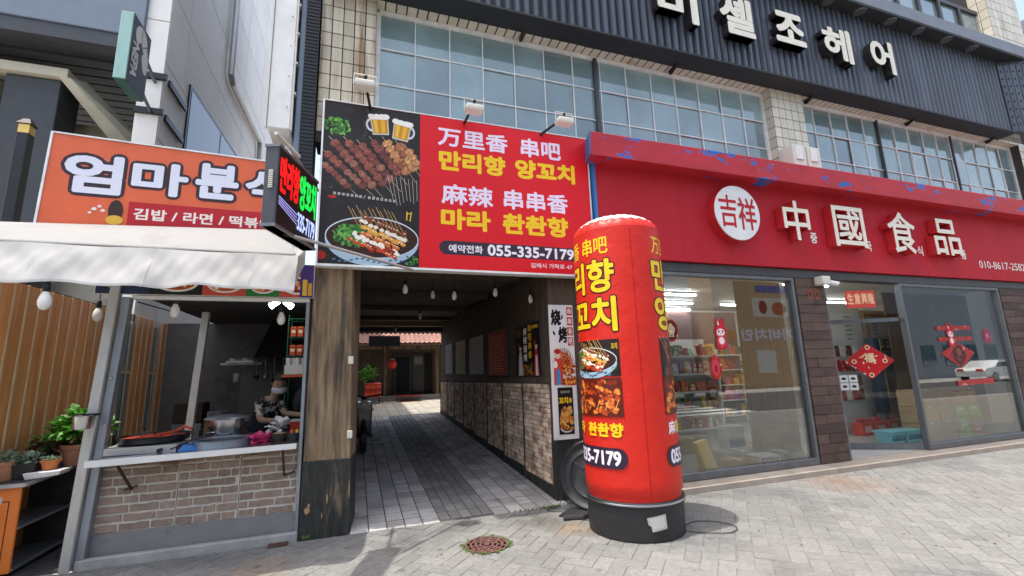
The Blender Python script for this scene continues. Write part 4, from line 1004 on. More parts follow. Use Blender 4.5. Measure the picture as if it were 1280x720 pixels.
# orange sign
og = thing('orange_sign', 'orange snack shop sign with fat white Hangul outlined in dark grey', 'sign', (-1.9, 5.45, 3.1))
ang = math.radians(0)
MB().hexa([(-2.885, 5.30, 3.0), (-.9, 5.36, 3.0), (-.9, 5.44, 3.0), (-2.885, 5.38, 3.0), (-2.865, 5.30, 4.045), (-.9, 5.36, 4.0), (-.9, 5.44, 4.0), (-2.865, 5.38, 4.045)]).build('panel', W['orange'], og)
def on_og(u, w, d): return (u, 5.30+(u+2.885)/1.985*.06-.001-d, w)
MB().hexa([(-2.905, 5.29, 2.99), (-2.886, 5.29, 2.99), (-2.886, 5.39, 2.99), (-2.905, 5.39, 2.99), (-2.885, 5.29, 4.06), (-2.866, 5.29, 4.06), (-2.866, 5.39, 4.06), (-2.885, 5.39, 4.06)]).build('frame', W['whitebar'], og)
MB().hexa([(-2.87, 5.29, 4.047), (-.9, 5.35, 4.002), (-.9, 5.45, 4.002), (-2.87, 5.39, 4.047), (-2.87, 5.29, 4.062), (-.9, 5.35, 4.017), (-.9, 5.45, 4.017), (-2.87, 5.39, 4.062)]).build('frame', W['whitebar'], og)
P = Print(); ol = ('#3a2a30', .075)
P.text('엄', -2.73, -2.30, 3.475, 3.85, '#dfe0ec', .046, 14, ol).text('마', -2.19, -1.74, 3.51, 3.84, '#dfe0ec', .046, 14, ol).text('분', -1.64, -1.28, 3.53, 3.89, '#dfe0ec', .046, 14, ol).text('식', -1.18, -.80, 3.53, 3.88, '#dfe0ec', .046, 14, ol)
P.rect(-2.20, -.905, 3.05, 3.405, '#b5202c').text('김밥 / 라면 / 떡볶이', -2.15, -.92, 3.225, 3.34, '#efe2d8', .03)
for x, z, r in ((-2.47, 3.30, .022), (-2.43, 3.33, .018), (-2.40, 3.29, .02), (-2.50, 3.26, .016)): P.ell(x, z, r, r*.8, '#e9d9d4', 8)
P.ell(-2.30, 3.30, .06, .11, '#3a2a24', 16).ell(-2.30, 3.20, .07, .05, '#e0b040', 12)
P.build('printed_face', og, on_og)
# LED sign
led = thing('led_sign', 'black projecting LED message sign with red and green lettering', 'LED sign', (-.55, 4.4, 2.85))
A, B = Vector((-.657, 3.95, 0)), Vector((-.408, 4.68, 0)); D = (B-A).normalized(); Nn = Vector((D.y, -D.x, 0))  # face normal to the right
T = .115
def ledp(u, w, d): p = A+D*u+Nn*d; return (p.x, p.y, w)
LL = (B-A).length
mb = MB().hexa([ledp(0, 2.83, -T), ledp(0, 2.83, 0), ledp(LL, 2.83, 0), ledp(LL, 2.83, -T), ledp(0, 3.55, -T), ledp(0, 3.55, 0), ledp(LL, 3.55, 0), ledp(LL, 3.55, -T)]); mb.build('case', W['nepadark'], led, bevel=.008)
for w0, w1 in ((2.83, 2.855), (3.525, 3.55)): MB().hexa([ledp(-.006, w0, -T-.004), ledp(-.006, w0, .008), ledp(LL, w0, .008), ledp(LL, w0, -T-.004), ledp(-.006, w1, -T-.004), ledp(-.006, w1, .008), ledp(LL, w1, .008), ledp(LL, w1, -T-.004)]).build('rim', W['greyframe'], led)
for i in range(9): MB().hexa([ledp(-.012, 3.16+i*.018, -.07), ledp(-.012, 3.16+i*.018, -.035), ledp(-.001, 3.16+i*.018, -.035), ledp(-.001, 3.16+i*.018, -.07), ledp(-.012, 3.17+i*.018, -.07), ledp(-.012, 3.17+i*.018, -.035), ledp(-.001, 3.17+i*.018, -.035), ledp(-.001, 3.17+i*.018, -.07)]).build('vent_slat', W['plastic'], led)
P = Print(.0006); P.rect(.02, LL-.02, 2.86, 3.52, '#060607'); P.build('screen', led, lambda u, w, d: ledp(u, w, d+.001))
P = Print(.0003); P.text('만리향', .04, .375, 3.15, 3.47, '#e01212', .03).text('양꼬치', .395, .72, 3.13, 3.46, '#12d048', .03)
for i in range(4): P.line((.03, 3.10-i*.02), (.36, 3.05-i*.03), .010, '#9a96d8')
P.text('335-7179', .37, .72, 2.92, 3.08, '#b4c4f4', .02); P.build('led_lettering', led, lambda u, w, d: ledp(u, w, d+.003), W['led'])
MB().tube([ledp(.25, 2.845, -.05), (.62, 5.34, 2.83)], .016, 8).build('lower_arm', W['alu'], led)
MB().tube([ledp(.22, 3.54, -.05), ledp(.22, 3.66, -.05), (-.45, 5.5, 3.75)], .014, 8).build('upper_arm', W['alu'], led)
MB().tube([ledp(.02, 3.66, -.05), ledp(.45, 3.66, -.05)], .016, 8).build('cross_pipe', W['plastic'], led)
# vertical sign boxes on the corner
t = thing('blade_sign', 'tall white sign box seen edge on at the corner of the tiled building', 'sign box', (-.88, 5.6, 4.4))
MB().hexa([(-1.04, 5.36, 4.44), (-.80, 5.36, 4.44), (-.80, 5.9, 4.44), (-1.04, 5.9, 4.44), (-1.04, 5.36, 8), (-.80, 5.36, 8), (-.80, 5.9, 8), (-1.04, 5.9, 8)]).build('case', W['white'], t, bevel=.01)
MB().box(-1.06, -1.045, 5.352, 5.40, 4.43, 8).box(-.795, -.78, 5.352, 5.40, 4.43, 8).build('edge_strip', W['plastic'], t)
for z in (4.7, 5.1, 5.5, 5.9): MB().lathe([(.012, 0), (.014, .006), (.006, .01)], (-.84, 5.34, z), 8).build('screw', W['chrome'], t); MB().box(-.80, -.76, 5.37, 5.45, z+.2, z+.23).build('clip', W['alu'], t)
t = thing('ribbed_sign_box', 'dark ribbed vertical sign box between the white sign box and the tiled corner', 'sign box', (-.65, 5.6, 3.8))
MB().box(-.76, -.56, 5.42, 5.9, 3.55, 8).build('case', W['nepagrey'], t, bevel=.008)
MB().box(-.70, -.545, 5.405, 5.42, 3.6, 8).build('face_panel', W['ribback'], t)
mb = MB()
for i in range(90): mb.box(-.695, -.55, 5.397, 5.405, 3.62+i*.048, 3.645+i*.048)
mb.build('ribs', W['blackmetal'], t)['kind'] = 'stuff'
# ---------------------------------------------------------------- pale building on the left
nb = thing('pale_panel_building', 'pale panelled building at the left with a dark portal and a slanting blue window', 'building', (-5, 10, 0))
core = MB().box(-9, -3.19, 8.24, 26, 7.2, 20).box(-3.46, -3.19, 8.24, 26, 0, 7.2).build('wall', W['grout'], nb)
ys = [8.2, 9.0, 11.05, 13.1, 15.2, 17.4, 19.6, 21.8, 24, 26]; zs = [0, 3.0, 4.25, 5.5, 6.85, 8.2, 9.6, 11.0, 12.4, 13.8, 15.2, 17.5, 20]
for a, b in zip(ys, ys[1:]):
    for c, d in zip(zs, zs[1:]):
        MB().box(-3.20, -3.14, a+.012, b-.012, c+.012, d-.012).build('wall_panel', W['nepawall'], core)
zs2 = [0, 3, 4.2, 5.35, 5.9, 6.5, 7.6, 9.2, 10.8, 12.4, 14, 17, 20]
for c, d in zip(zs2, zs2[1:]): MB().box(-3.46, -3.145, 8.17, 8.24, c+.01, d-.01).build('pier_panel', W['nepawall'], core)
for z in (5.92, 6.55): MB().box(-3.12, -3.08, 8.3, 9.1, z-.05, z+.05).box(-3.47, -3.08, 8.12, 8.17, z-.05, z+.05).build('trim_bar', W['blackmetal'], nb)
w = MB().hexa([(-3.14, 9.25, 5.4), (-3.11, 9.25, 5.4), (-3.11, 13.0, 5.4), (-3.14, 13.0, 5.4), (-3.14, 9.25, 7.16), (-3.11, 9.25, 7.16), (-3.11, 13.0, 7.45), (-3.14, 13.0, 7.45)]).build('window', W['blackmetal'], nb)
for a, b in ((9.33, 11.2), (11.3, 12.9)): MB().hexa([(-3.112, a, 5.5), (-3.105, a, 5.5), (-3.105, b, 5.5), (-3.112, b, 5.5), (-3.112, a, 7.08+(a-9.3)*.077), (-3.105, a, 7.08+(a-9.3)*.077), (-3.105, b, 7.08+(b-9.3)*.077), (-3.112, b, 7.08+(b-9.3)*.077)]).build('pane', W['bluewin'], w)
MB().tube([(-3.05, 11.3, 14), (-3.05, 11.4, 8.85), (-3.05, 11.6, 8.75), (-3.05, 14.9, 8.95), (-3.05, 15.0, 8.7), (-3.05, 15.0, 7)], .07, 8).build('drain_pipe', W['alu'], nb)
MB().box(-9, -3.46, 8.10, 8.5, 7.19, 14).build('fascia_panel', W['nepagrey'], nb, bevel=.01)
MB().box(-9, -3.46, 8.13, 12, 6.95, 7.185).build('soffit_beam', W['nepadark'], nb)
for i in range(14): MB().box(-8.8, -3.46, 8.55+i*.25, 8.76+i*.25, 6.90, 6.949).build('soffit_slat', W['ribback'], nb)
MB().box(-9, -3.47, 9.7, 9.8, 0, 6.3).build('recess_wall', W['cream'], nb)
MB().hexa([(-5.42, 8.7, 0), (-4.72, 8.7, 0), (-4.72, 9.25, 0), (-5.42, 9.25, 0), (-5.42, 8.7, 6.55), (-4.72, 8.7, 6.55), (-4.72, 9.25, 6.55), (-5.42, 9.25, 6.55)]).build('portal_pillar', W['nepadark'], nb, bevel=.01)
MB().box(-9, -4.60, 8.6, 8.95, 6.56, 6.72).hexa([(-4.72, 8.6, 6.56), (-4.55, 8.6, 6.56), (-3.75, 9.65, 5.6), (-4.0, 9.65, 5.5), (-4.72, 8.95, 6.72), (-4.50, 8.95, 6.72), (-3.70, 9.69, 5.85), (-3.95, 9.69, 5.75)]).build('portal_trim', W['cream'], nb, bevel=.01)
MB().box(-9, -5.6, 8.7, 10.4, 0, 6.5).build('side_bay', W['cream'], nb)
MB().box(-4.7, -3.5, 9.5, 9.69, 5.1, 5.3).build('cross_beam', W['nepadark'], nb)
MB().box(-3.14, -2.95, 8.6, 8.85, 9.05, 9.12).build('wall_light', W['greyframe'], nb)
# projecting sign with the flower shaped mark
t = thing('projecting_sign', 'teal edged charcoal sign box with a white flower mark, projecting from the pale building', 'sign', (-3.12, 7.1, 5.65))
x0, x1, ya, yb, z0, z1 = -3.205, -3.055, 6.86, 7.42, 5.66, 6.69
MB().box(x0, x1-.004, ya, yb, z0, z1).build('case', W['teal'], t, bevel=.008)
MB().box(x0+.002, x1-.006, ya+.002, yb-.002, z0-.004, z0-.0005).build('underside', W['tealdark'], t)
MB().box(x1-.0035, x1, ya+.004, yb-.004, z0+.004, z1-.004).build('face_panel', W['nepadark'], t)
P = Print(.0004); rot = 0
cx, cz = 7.19, 6.36
P.ell(cx-.05, cz+.11, .18, .18, '#e4e3dc', 26).ell(cx+.10, cz-.10, .10, .23, '#e4e3dc', 22, .2)
P.ell(cx-.06, cz-.03, .06, .075, '#3c4047', 18).line((cx-.13, cz-.13), (cx+.02, cz-.03), .09, '#3c4047').line((cx+.0, cz+.02), (cx+.17, cz+.15), .014, '#3c4047').line((cx-.03, cz+.04), (cx-.06, cz+.27), .014, '#3c4047')
k0 = len(P.v); P.text('NEPA', 0, .50, 0, .17, '#e4e2da', .035)
P.v[k0:] = [(6.925+w, 6.30-u, n) for u, w, n in P.v[k0:]]   # the lettering is turned to read downwards
P.build('printed_face', t, on_xp(x1+.0005))
for z in (5.9, 6.45): MB().tube([(-3.13, yb, z), (-3.25, 8.2, z)], .025, 8).build('bracket', W['greyframe'], t)
t = thing('black_lamp_post', 'square black post with a gold band and cap beside the orange sign', 'post', (-3.97, 6.9, 0))
MB().box(-4.06, -3.94, 6.84, 6.96, 0, 4.72).build('shaft', W['blackmetal'], t, bevel=.008)
MB().box(-4.055, -3.945, 6.845, 6.955, 4.721, 4.84).build('gold_band', W['gold'], t); MB().hexa([(-4.075, 6.825, 4.841), (-3.925, 6.825, 4.841), (-3.925, 6.975, 4.841), (-4.075, 6.975, 4.841), (-4.03, 6.87, 4.92), (-3.97, 6.87, 4.92), (-3.97, 6.93, 4.92), (-4.03, 6.93, 4.92)]).build('cap', W['blackmetal'], t)
t = thing('distant_building', 'grey flat roofed building far off past the tiled corner', 'building', (60, 14, 0))
MB().box(52, 70, 14, 30, 0, 28).build('wall', W['farwall'], t); MB().box(51.5, 70.5, 13.5, 30.5, 28, 29).build('roof', W['greyframe'], t)
# ---------------------------------------------------------------- advertising air column
ic = thing('inflatable_column', 'tall red inflatable advertising column on a black tub, with yellow Hangul and food photos', 'inflatable', (2.79, 4.36, 0))
cx, cy = 2.79, 4.36
def rad(z):
    return .478+.022*math.sin((z-.36)*1.06)*0+ .012*(1-(z-.36)/2.7)
prof = [(.30, .30)]+[(rad(z)-(.02 if z < .4 else 0), z) for z in (.35, .37, .39, .42)]
z = .5
while z < 3.06: prof.append((rad(z)+.0015*math.sin(z*37), z)); z += .08
N = 64; mb = MB(); mb.lathe(prof+[(rad(3.08), 3.08)], (cx, cy, 0), N)
mb.build('body', W['redvinyl'], ic, smooth=True)
cap = [(rad(3.08), 3.081)]+[(rad(3.08)*math.cos(t), 3.08+.235*math.sin(t)) for t in [math.radians(a) for a in (8, 17, 27, 38, 50, 63, 77)]]
mb = MB(); vs = []; fs = []
k = 9
for i, (r, zz) in enumerate(cap):
    for n in range(N*2):
        a = 2*math.pi*n/(N*2); pk = abs(math.sin(a*12)); rr = r*(1-.010*(1-pk)*min(1, i/2)); vs.append((cx+rr*math.cos(a), cy+rr*math.sin(a), zz-.012*(1-pk)*(i > 1)))
for i in range(len(cap)-1):
    for n in range(N*2): fs.append((i*N*2+n, i*N*2+(n+1) % (N*2), (i+1)*N*2+(n+1) % (N*2), (i+1)*N*2+n))
fs.append(tuple((len(cap)-1)*N*2+n for n in range(N*2)))
for f in fs: mb.cur = 0
mb.v = vs; mb.f = fs; mb.mi = [0 if f[0]//(N*2) < 3 and len(f) == 4 else 1 for f in fs]
mb.build('dome_top', [W['redvinyl'], W['whitevinyl']], ic, smooth=True)
AC = math.atan2(-cy, -cx)   # bearing from the column to the camera
def wrap(u, w, d):           # u in metres along the skin, 0 faces the camera, growing to the right
    r = rad(w)+.0022+d; k = math.floor((u+1.6)/.04+1e-6); f = (u+1.6)/.04-k   # flat facets between the cuts
    a0, a1 = AC+(k*.04-1.6)/.485, AC+((k+1)*.04-1.6)/.485
    return (cx+r*(math.cos(a0)*(1-f)+math.cos(a1)*f), cy+r*(math.sin(a0)*(1-f)+math.sin(a1)*f), w)
P = Print(.00022); blk = '#1a1014'
def block(o):   # o = u of the block centre; the block is 0.94 wide
    P.text('万里香 串吧', o-.45, o+.43, 2.80, 2.99, yel, .014, 6)
    P.text('만리향', o-.47, o+.47, 2.40, 2.735, yel, .03, 10, (blk, .035)).text('양꼬치', o-.47, o+.47, 1.99, 2.33, yel, .03, 10, (blk, .035))
    P.rect(o-.46, o+.48, 1.53, 1.90, '#241a18'); k0 = len(P.v)
    hotpot(P, o+.12, 1.70, .33, .13)
    for i in range(5): skewer(P, (o-.42+.06*i, 1.86), (o-.25+.05*i, 1.60), 6, meat, .02, .05)
    greens(P, o+.43, 1.60, .04, 14); P.text('꼬치', o+.40, o+.46, 1.80, 1.86, '#d8b030', .02)
    P.rect(o-.46, o+.48, 1.14, 1.515, '#5a1f12')
    for _ in range(190): P.ell(o+R_.uniform(-.43, .44), R_.uniform(1.17, 1.48), R_.uniform(.02, .045), R_.uniform(.014, .026), R_.choice(('#b8481c', '#d8702a', '#8a2a12', '#e09040', '#a03a18', '#6a1e10')), 7, -.5+R_.uniform(-.4, .4), .2)
    for i in range(9): P.line((o-.40+i*.1, 1.20), (o-.36+i*.1, 1.30), .008, '#d8a860')
    P.text('마라', o-.30, o-.03, .955, 1.07, yel, .04).text('촨촨향', o+.06, o+.46, .95, 1.075, yel, .04)
    P.pill(o-.50, o+.49, .65, .845, '#33253a', None, 8).text('055-335-7179', o-.44, o+.42, .685, .81, '#efe9f0', .035)
P.rect(.155, .160, .40, 3.05, '#9c1410'); block(-.52); P.n0 = P.n; P.n = 0; block(.865); P.n0 = max(P.n0, P.n); P.n = 0
# right hand picture of the next block: leeks over skewers, and its small red characters
P.rect(.405, 1.345, 1.14, 1.90, '#2a1c18').text('麻辣', .43, .70, .955, 1.075, '#efe6ea', .03)
greens(P, .52, 1.82, .06, 26)
for i in range(4): skewer(P, (.47+.05*i, 1.76), (.50+.06*i, 1.52), 6, meat, .02, .03)
P.poly([(.455, 1.14), (.75, 1.14), (.72, 1.46), (.50, 1.44)], '#3f7f2c')
for i in range(16): P.line((.47+i*.018, 1.15), (.50+i*.014, 1.45+R_.uniform(-.03, .03)), .008, R_.choice(('#2f6422', '#6aa24a', '#4a8a35', '#d8d8c8')))
P.poly([(.45, 1.28), (.47, 1.28), (.56, 1.50), (.53, 1.50)], '#dfe4ea')
P.build('printed_skin', ic, wrap, W['vinyl'], [(-1.6+.04*i) for i in range(82)])
tubm = MB().lathe([(.455, 0), (.478, .01), (.484, .30), (.496, .305), (.503, .325), (.498, .345), (.49, .35), (.45, .352)], (cx, cy, 0), 64)
tb_ = tubm.build('base_tub', W['tub'], ic, smooth=True)
MB().lathe([(.5035, .322), (.5045, .33), (.5005, .338)], (cx, cy, 0), 64).build('rim_line', W['steel'], ic, smooth=True)
P = Print(); o = .10
P.poly([(o, .225), (o+.19, .25), (o+.20, .12), (o+.045, .10), (o+.035, .15), (o+.01, .165)], '#b9b6ae').poly([(o+.02, .215), (o+.17, .235), (o+.18, .14), (o+.06, .12)], '#c9c6be')
def wtub(u, w, d): a = AC+u/.49; r = .479+.006*(w/.3)+.004+d; return (cx+r*math.cos(a), cy+r*math.sin(a), w)
P.build('paper_scrap', ic, wtub, None, [o+.02*i for i in range(12)])
# black round lid leaning by the column
t = thing('leaning_disc', 'round black tub lid with raised rings leaning between the pier and the air column', 'lid', (2.47, 5.05, 0))
me = MB().lathe([(.40, 0), (.425, .012), (.43, .035), (.41, .05), (.385, .042), (.36, .022), (.30, .02), (.285, .03), (.27, .02), (.12, .02), (.10, .032), (.04, .032)], (0, 0, 0), 48).mesh('disc', W['tub'], smooth=True)
rot = Matrix.Rotation(math.radians(-38), 4, 'Z') @ Matrix.Rotation(math.radians(76), 4, 'X')
def lidm(o): o.matrix_basis = Matrix.Translation((2.66, 5.0, .40)) @ rot @ Matrix.Scale(.9, 4); return o
lidm(inst('disc', me, t))
mb = MB()
for a in range(3): c, s_ = math.cos(a*2.09+.5), math.sin(a*2.09+.5); mb.bar((.12*c, .12*s_, .028), (.27*c, .27*s_, .028), .03, .016)
lidm(mb.build('rib', W['tub'], t))
MB().tube([(2.20, 4.86, .02), (2.40, 4.80, .015), (2.6, 4.9, .02)], .03, 8).build('foot', W['tub'], t)
def cable(lab, pts, r=.0045):
    P_ = [Vector(p) for p in pts]; P_ = [P_[0]]+P_+[P_[-1]]; out = []
    for i in range(1, len(P_)-2):
        a, b, c, e = P_[i-1:i+3]
        for k in range(6):
            u = k/6; out.append(.5*((2*b)+(c-a)*u+(2*a-5*b+4*c-e)*u*u+(3*b-a-3*c+e)*u**3))
    return tag(MB().tube(out+[P_[-1]], r, 6).build('power_cable', W['cable'], None, smooth=True), lab, 'cable', None)
cable('black cable looping on the pavers at the right of the air column', [(3.22, 4.16, .012), (3.42, 4.22, .012), (3.62, 4.10, .012), (3.66, 3.92, .012), (3.50, 3.82, .012), (3.32, 3.88, .012), (3.18, 3.98, .012), (3.10, 4.06, .02)])
cable('black cable running down from the pier to a small coil left of the air column', [(2.44, 5.48, .75), (2.43, 5.44, .4), (2.42, 5.40, .1), (2.34, 5.30, .02), (2.16, 5.22, .012), (2.3, 5.1, .012), (2.42, 4.95, .012), (2.36, 4.80, .012), (2.46, 4.70, .012), (2.58, 4.72, .012), (2.56, 4.82, .014), (2.44, 4.80, .016), (2.46, 4.70, .018), (2.6, 4.68, .014)])
t = thing('black_mat', 'small black rubber flap lying on the pavers beside the lid', 'mat', (2.4, 4.98, 0))
MB().hexa([(2.2, 4.98, .003), (2.5, 4.82, .003), (2.62, 4.98, .003), (2.38, 5.1, .003), (2.2, 4.98, .02), (2.5, 4.82, .02), (2.62, 4.98, .05), (2.38, 5.1, .04)]).build('flap', W['tub'], t)
# manhole cover
mh = thing('manhole_cover', 'round rusty iron manhole cover with concentric rings set in the pavers', 'manhole cover', (1.23, 4.5, 0))
MB().lathe([(.205, -.02), (.205, .004), (.20, .005)], (1.23, 4.5, 0), 40).build('plate', W['rustdark'], mh, smooth=True)
for r in (.195, .15, .105, .06): MB().lathe([(r-.011, .005), (r-.009, .011), (r+.009, .011), (r+.011, .005)], (1.23, 4.5, 0), 40).build('ring', W['rust'], mh, smooth=True)
for j, (ra, rb, n) in enumerate(((.161, .184, 12), (.117, .139, 9), (.07, .095, 6))):
    for i in range(n):
        a = 2*math.pi*(i+j*.5)/n; c, s_ = math.cos(a), math.sin(a)
        MB().bar((1.23+ra*c, 4.5+ra*s_, .007), (1.23+rb*c, 4.5+rb*s_, .007), .022, .009).build('lug', W['rust'], mh)
MB().lathe([(.03, .004), (.03, .012), (.02, .013)], (1.23, 4.5, 0), 16).build('hub', W['rust'], mh)
dg = thing('drain_grate', 'small square rusty drain cover at the foot of the stall beside the pillar', 'drain cover', (-.665, 5.36, 0))
MB().box(-.755, -.575, 5.28, 5.40, -.004, .004).build('frame', W['rustdark'], dg)
for i in range(7): MB().box(-.745+i*.024, -.731+i*.024, 5.285, 5.395, .0041, .010).build('bar', W['rust'], dg)
# weeds
def tuft(mb, x, y, n, h, rr):
    for _ in range(n):
        a, l = rr.uniform(0, 6.28), h*rr.uniform(.5, 1.2); b = rr.uniform(0, 6.28); w = .0035
        p = Vector((x+rr.uniform(-.012, .012), y+rr.uniform(-.012, .012), 0)); t = p+Vector((math.cos(a)*l*.7, math.sin(a)*l*.7, l*.7)); s_ = Vector((math.cos(b)*w, math.sin(b)*w, 0))
        m_ = (p+t)/2+Vector((0, 0, l*.2)); mb.add([p-s_, p+s_, m_+s_, t, m_-s_], [(0, 1, 2, 4), (4, 2, 3)])
rr = random.Random(5); mb = MB()
for i in range(80):
    a = rr.uniform(0, 6.28); r = rr.uniform(.205, .24)
    if rr.random() < .45+.55*abs(math.cos(a+.3)): tuft(mb, 1.23+r*math.cos(a), 4.5+r*math.sin(a), 6, .026, rr)
for x in [1.75+.03*i for i in range(30)]:
    if rr.random() < .7: tuft(mb, x+rr.uniform(-.02, .02), 5.365+rr.uniform(-.02, .012), 5, .035, rr)
for _ in range(14): tuft(mb, 2.28+rr.uniform(-.12, .12), 5.33+rr.uniform(-.03, .02), 6, .04, rr)
for _ in range(6): tuft(mb, -.42+rr.uniform(-.04, .04), 5.40+rr.uniform(-.01, .01), 6, .05, rr)
tag(mb.build('weeds', W['grass'], None, fix=False), 'green weeds around the manhole cover and along the paver joints', 'weeds', None, 'stuff')
# ---------------------------------------------------------------- planter cabinet and pots at the left
cb = thing('planter_cabinet', 'low cabinet with an orange front and open grey shelves, carrying flower pots', 'cabinet', (-3, 5.9, 0))
MB().box(-3.3, -2.76, 5.45, 5.48, .03, .735).build('front_panel', W['oranged'], cb, bevel=.006)
P = Print()
for (u0, w0, u1, w1) in ((-3.2, .62, -2.83, .62), (-2.83, .62, -2.83, .12), (-3.2, .12, -2.83, .12)): P.line((u0, w0), (u1, w1), .008, '#5a2408')
P.rect(-3.2, -2.88, .60, .66, '#c9c2b8'); P.build('printed_outline', cb, on_y(5.4495))
MB().hexa([(-3.3, 5.43, .737), (-2.73, 5.43, .737), (-2.55, 6.30, .84), (-3.3, 6.30, .84), (-3.3, 5.43, .765), (-2.73, 5.43, .765), (-2.55, 6.30, .868), (-3.3, 6.30, .868)]).build('top_board', W['grime'], cb, bevel=.004)
MB().hexa([(-3.3, 5.42, .735), (-2.72, 5.42, .735), (-2.72, 5.429, .735), (-3.3, 5.429, .735), (-3.3, 5.42, .768), (-2.72, 5.42, .768), (-2.72, 5.429, .768), (-3.3, 5.429, .768)]).build('edge_strip', W['alu'], cb)
MB().bar((-2.715, 5.43, .752), (-2.54, 6.30, .855), .012, .03).build('edge_strip', W['alu'], cb)
for z in (.03, .37): MB().box(-3.28, -2.76, 5.49, 6.3, z, z+.025).build('shelf_board', W['alu2'], cb, bevel=.004)
MB().box(-3.3, -2.77, 6.28, 6.32, .0, .83).box(-3.3, -3.27, 5.48, 6.28, 0, .73).build('back_panel', W['grime'], cb)
def pot(x, y, z, r, h, m, lab, plant, sq=False):
    t = thing('potted_plant', lab, 'potted plant', (x, y, z), 'pots on the cabinet')
    if sq: MB().hexa([(x-r*.8, y-r*.8, z), (x+r*.8, y-r*.8, z), (x+r*.8, y+r*.8, z), (x-r*.8, y+r*.8, z), (x-r, y-r, z+h), (x+r, y-r, z+h), (x+r, y+r, z+h), (x-r, y+r, z+h)]).build('pot', W[m], t, bevel=.005)
    else: MB().lathe([(r*.68, z), (r*.94, z+h*.78), (r*1.06, z+h*.79), (r*1.08, z+h), (r*.95, z+h), (r*.93, z+h*.9)], (x, y, 0), 24).build('pot', W[m], t, smooth=True)
    MB().lathe([(r*.9, z+h*.88), (r*.5, z+h*.9)], (x, y, 0), 16).build('soil', W['soil'], t)
    for (dz, rx, rz, n, s, fl, m2, sd) in plant:
        mb = MB(); leaf_ball(mb, (x, y, z+h+dz), (rx, rx, rz), n, s, fl, sd); mb.build('foliage', W[m2], t, fix=False)
    for i in range(4): MB().tube([(x, y, z+h*.9), (x+R_.uniform(-r, r)*.6, y+R_.uniform(-r, r)*.6, z+h+plant[0][0]+plant[0][2]*.5)], .005, 5).build('stem', W['leaf'], t)
pot(-2.97, 5.60, .775, .095, .17, 'terracotta', 'dusty terracotta pot of pale succulents at the left frame edge', [(.02, .09, .05, 90, .05, .55, 'leafgrey', 1), (.05, .06, .03, 16, .04, .6, 'leafred', 2)])
pot(-2.82, 5.62, .775, .085, .15, 'tub', 'square black pot of grey green succulents', [(.02, .09, .05, 120, .045, .6, 'leafgrey', 4)], True)
pot(-2.85, 5.93, .81, .09, .14, 'tub', 'dark pot with reddish leaves behind the black pot', [(.07, .13, .06, 130, .075, .55, 'leafred', 6), (.12, .12, .05, 50, .08, .55, 'leaf', 7)])
pot(-2.60, 5.92, .83, .13, .20, 'terracotta', 'largest terracotta pot with a bushy bright green leafy plant', [(.14, .22, .13, 240, .11, .7, 'leaf', 8), (.25, .15, .08, 80, .10, .7, 'leaf', 9)])
pot(-2.655, 5.60, .845, .07, .085, 'orangepot', 'small orange pot of moss on a white tray', [(.01, .06, .025, 120, .025, .5, 'leafgrey', 10)])
t = thing('plant_tray', 'white plastic tray under the small orange pot', 'tray', (-2.65, 5.6, .78))
MB().hexa([(-2.78, 5.51, .775), (-2.54, 5.51, .80), (-2.54, 5.68, .80), (-2.78, 5.68, .775), (-2.80, 5.50, .835), (-2.52, 5.50, .845), (-2.52, 5.69, .845), (-2.80, 5.69, .835)]).build('tray', W['white'], t, bevel=.006)
t = thing('metal_pail', 'small steel pail hung on the stall post', 'pail', (-2.33, 5.27, 1.22))
MB().lathe([(.062, 1.215), (.066, 1.22), (.07, 1.33), (.075, 1.335), (.068, 1.335), (.062, 1.24)], (-2.31, 5.26, 0), 24).build('bucket', W['steel'], t, smooth=True)
MB().box(-2.39, -2.22, 5.32, 5.35, 1.325, 1.345).build('hook', W['blackmetal'], t)
# ---------------------------------------------------------------- things in the stall
def simple(name, lab, cat, parts, loc, group=None):
    t = thing(name, lab, cat, loc, group)
    for pn, mb, m, sm in parts: mb.build(pn, W[m], t, smooth=sm)
    return t
simple('stove_box', 'shiny steel stove box under the wide pan at the left of the counter', 'stove', [('case', MB().box(-2.2, -1.62, 5.42, 5.78, .945, 1.0), 'steel', False), ('lip', MB().box(-2.21, -1.61, 5.41, 5.79, 1.001, 1.012), 'alu', False), ('knob', MB().lathe([(.018, -.0), (.02, -.02)], (-1.75, 5.41, .965), 12, axis='y'), 'blackmetal', False)], (-1.9, 5.6, .94))
simple('rice_cake_pan', 'wide flat black pan of red rice cakes', 'pan', [('pan', MB().lathe([(.24, 1.013), (.29, 1.03), (.305, 1.085), (.312, 1.09), (.295, 1.088), (.27, 1.045)], (-1.90, 5.72, 0), 36), 'blackmetal', True), ('red_sauce', MB().lathe([(.285, 1.068), (.1, 1.078)], (-1.90, 5.72, 0), 30), 'redsauce', True)]+[('rice_cake', MB().tube([(-1.90+.2*math.cos(a)*q, 5.72+.2*math.sin(a)*q, 1.078), (-1.84+.2*math.cos(a)*q, 5.74+.2*math.sin(a)*q, 1.083)], .014, 6), 'redsauce', True) for a, q in [(i*.9, .3+.09*(i % 7)) for i in range(14)]], (-1.9, 5.72, 1.01))
simple('spatula', 'red spatula resting across the rice cake pan', 'spatula', [('blade', MB().bar((-1.86, 5.70, 1.09), (-1.72, 5.74, 1.115), .07, .008), 'redplastic', False), ('handle', MB().tube([(-1.72, 5.74, 1.115), (-1.66, 5.76, 1.15), (-1.58, 5.72, 1.12)], .012, 8), 'redplastic', True)], (-1.8, 5.7, 1.09))
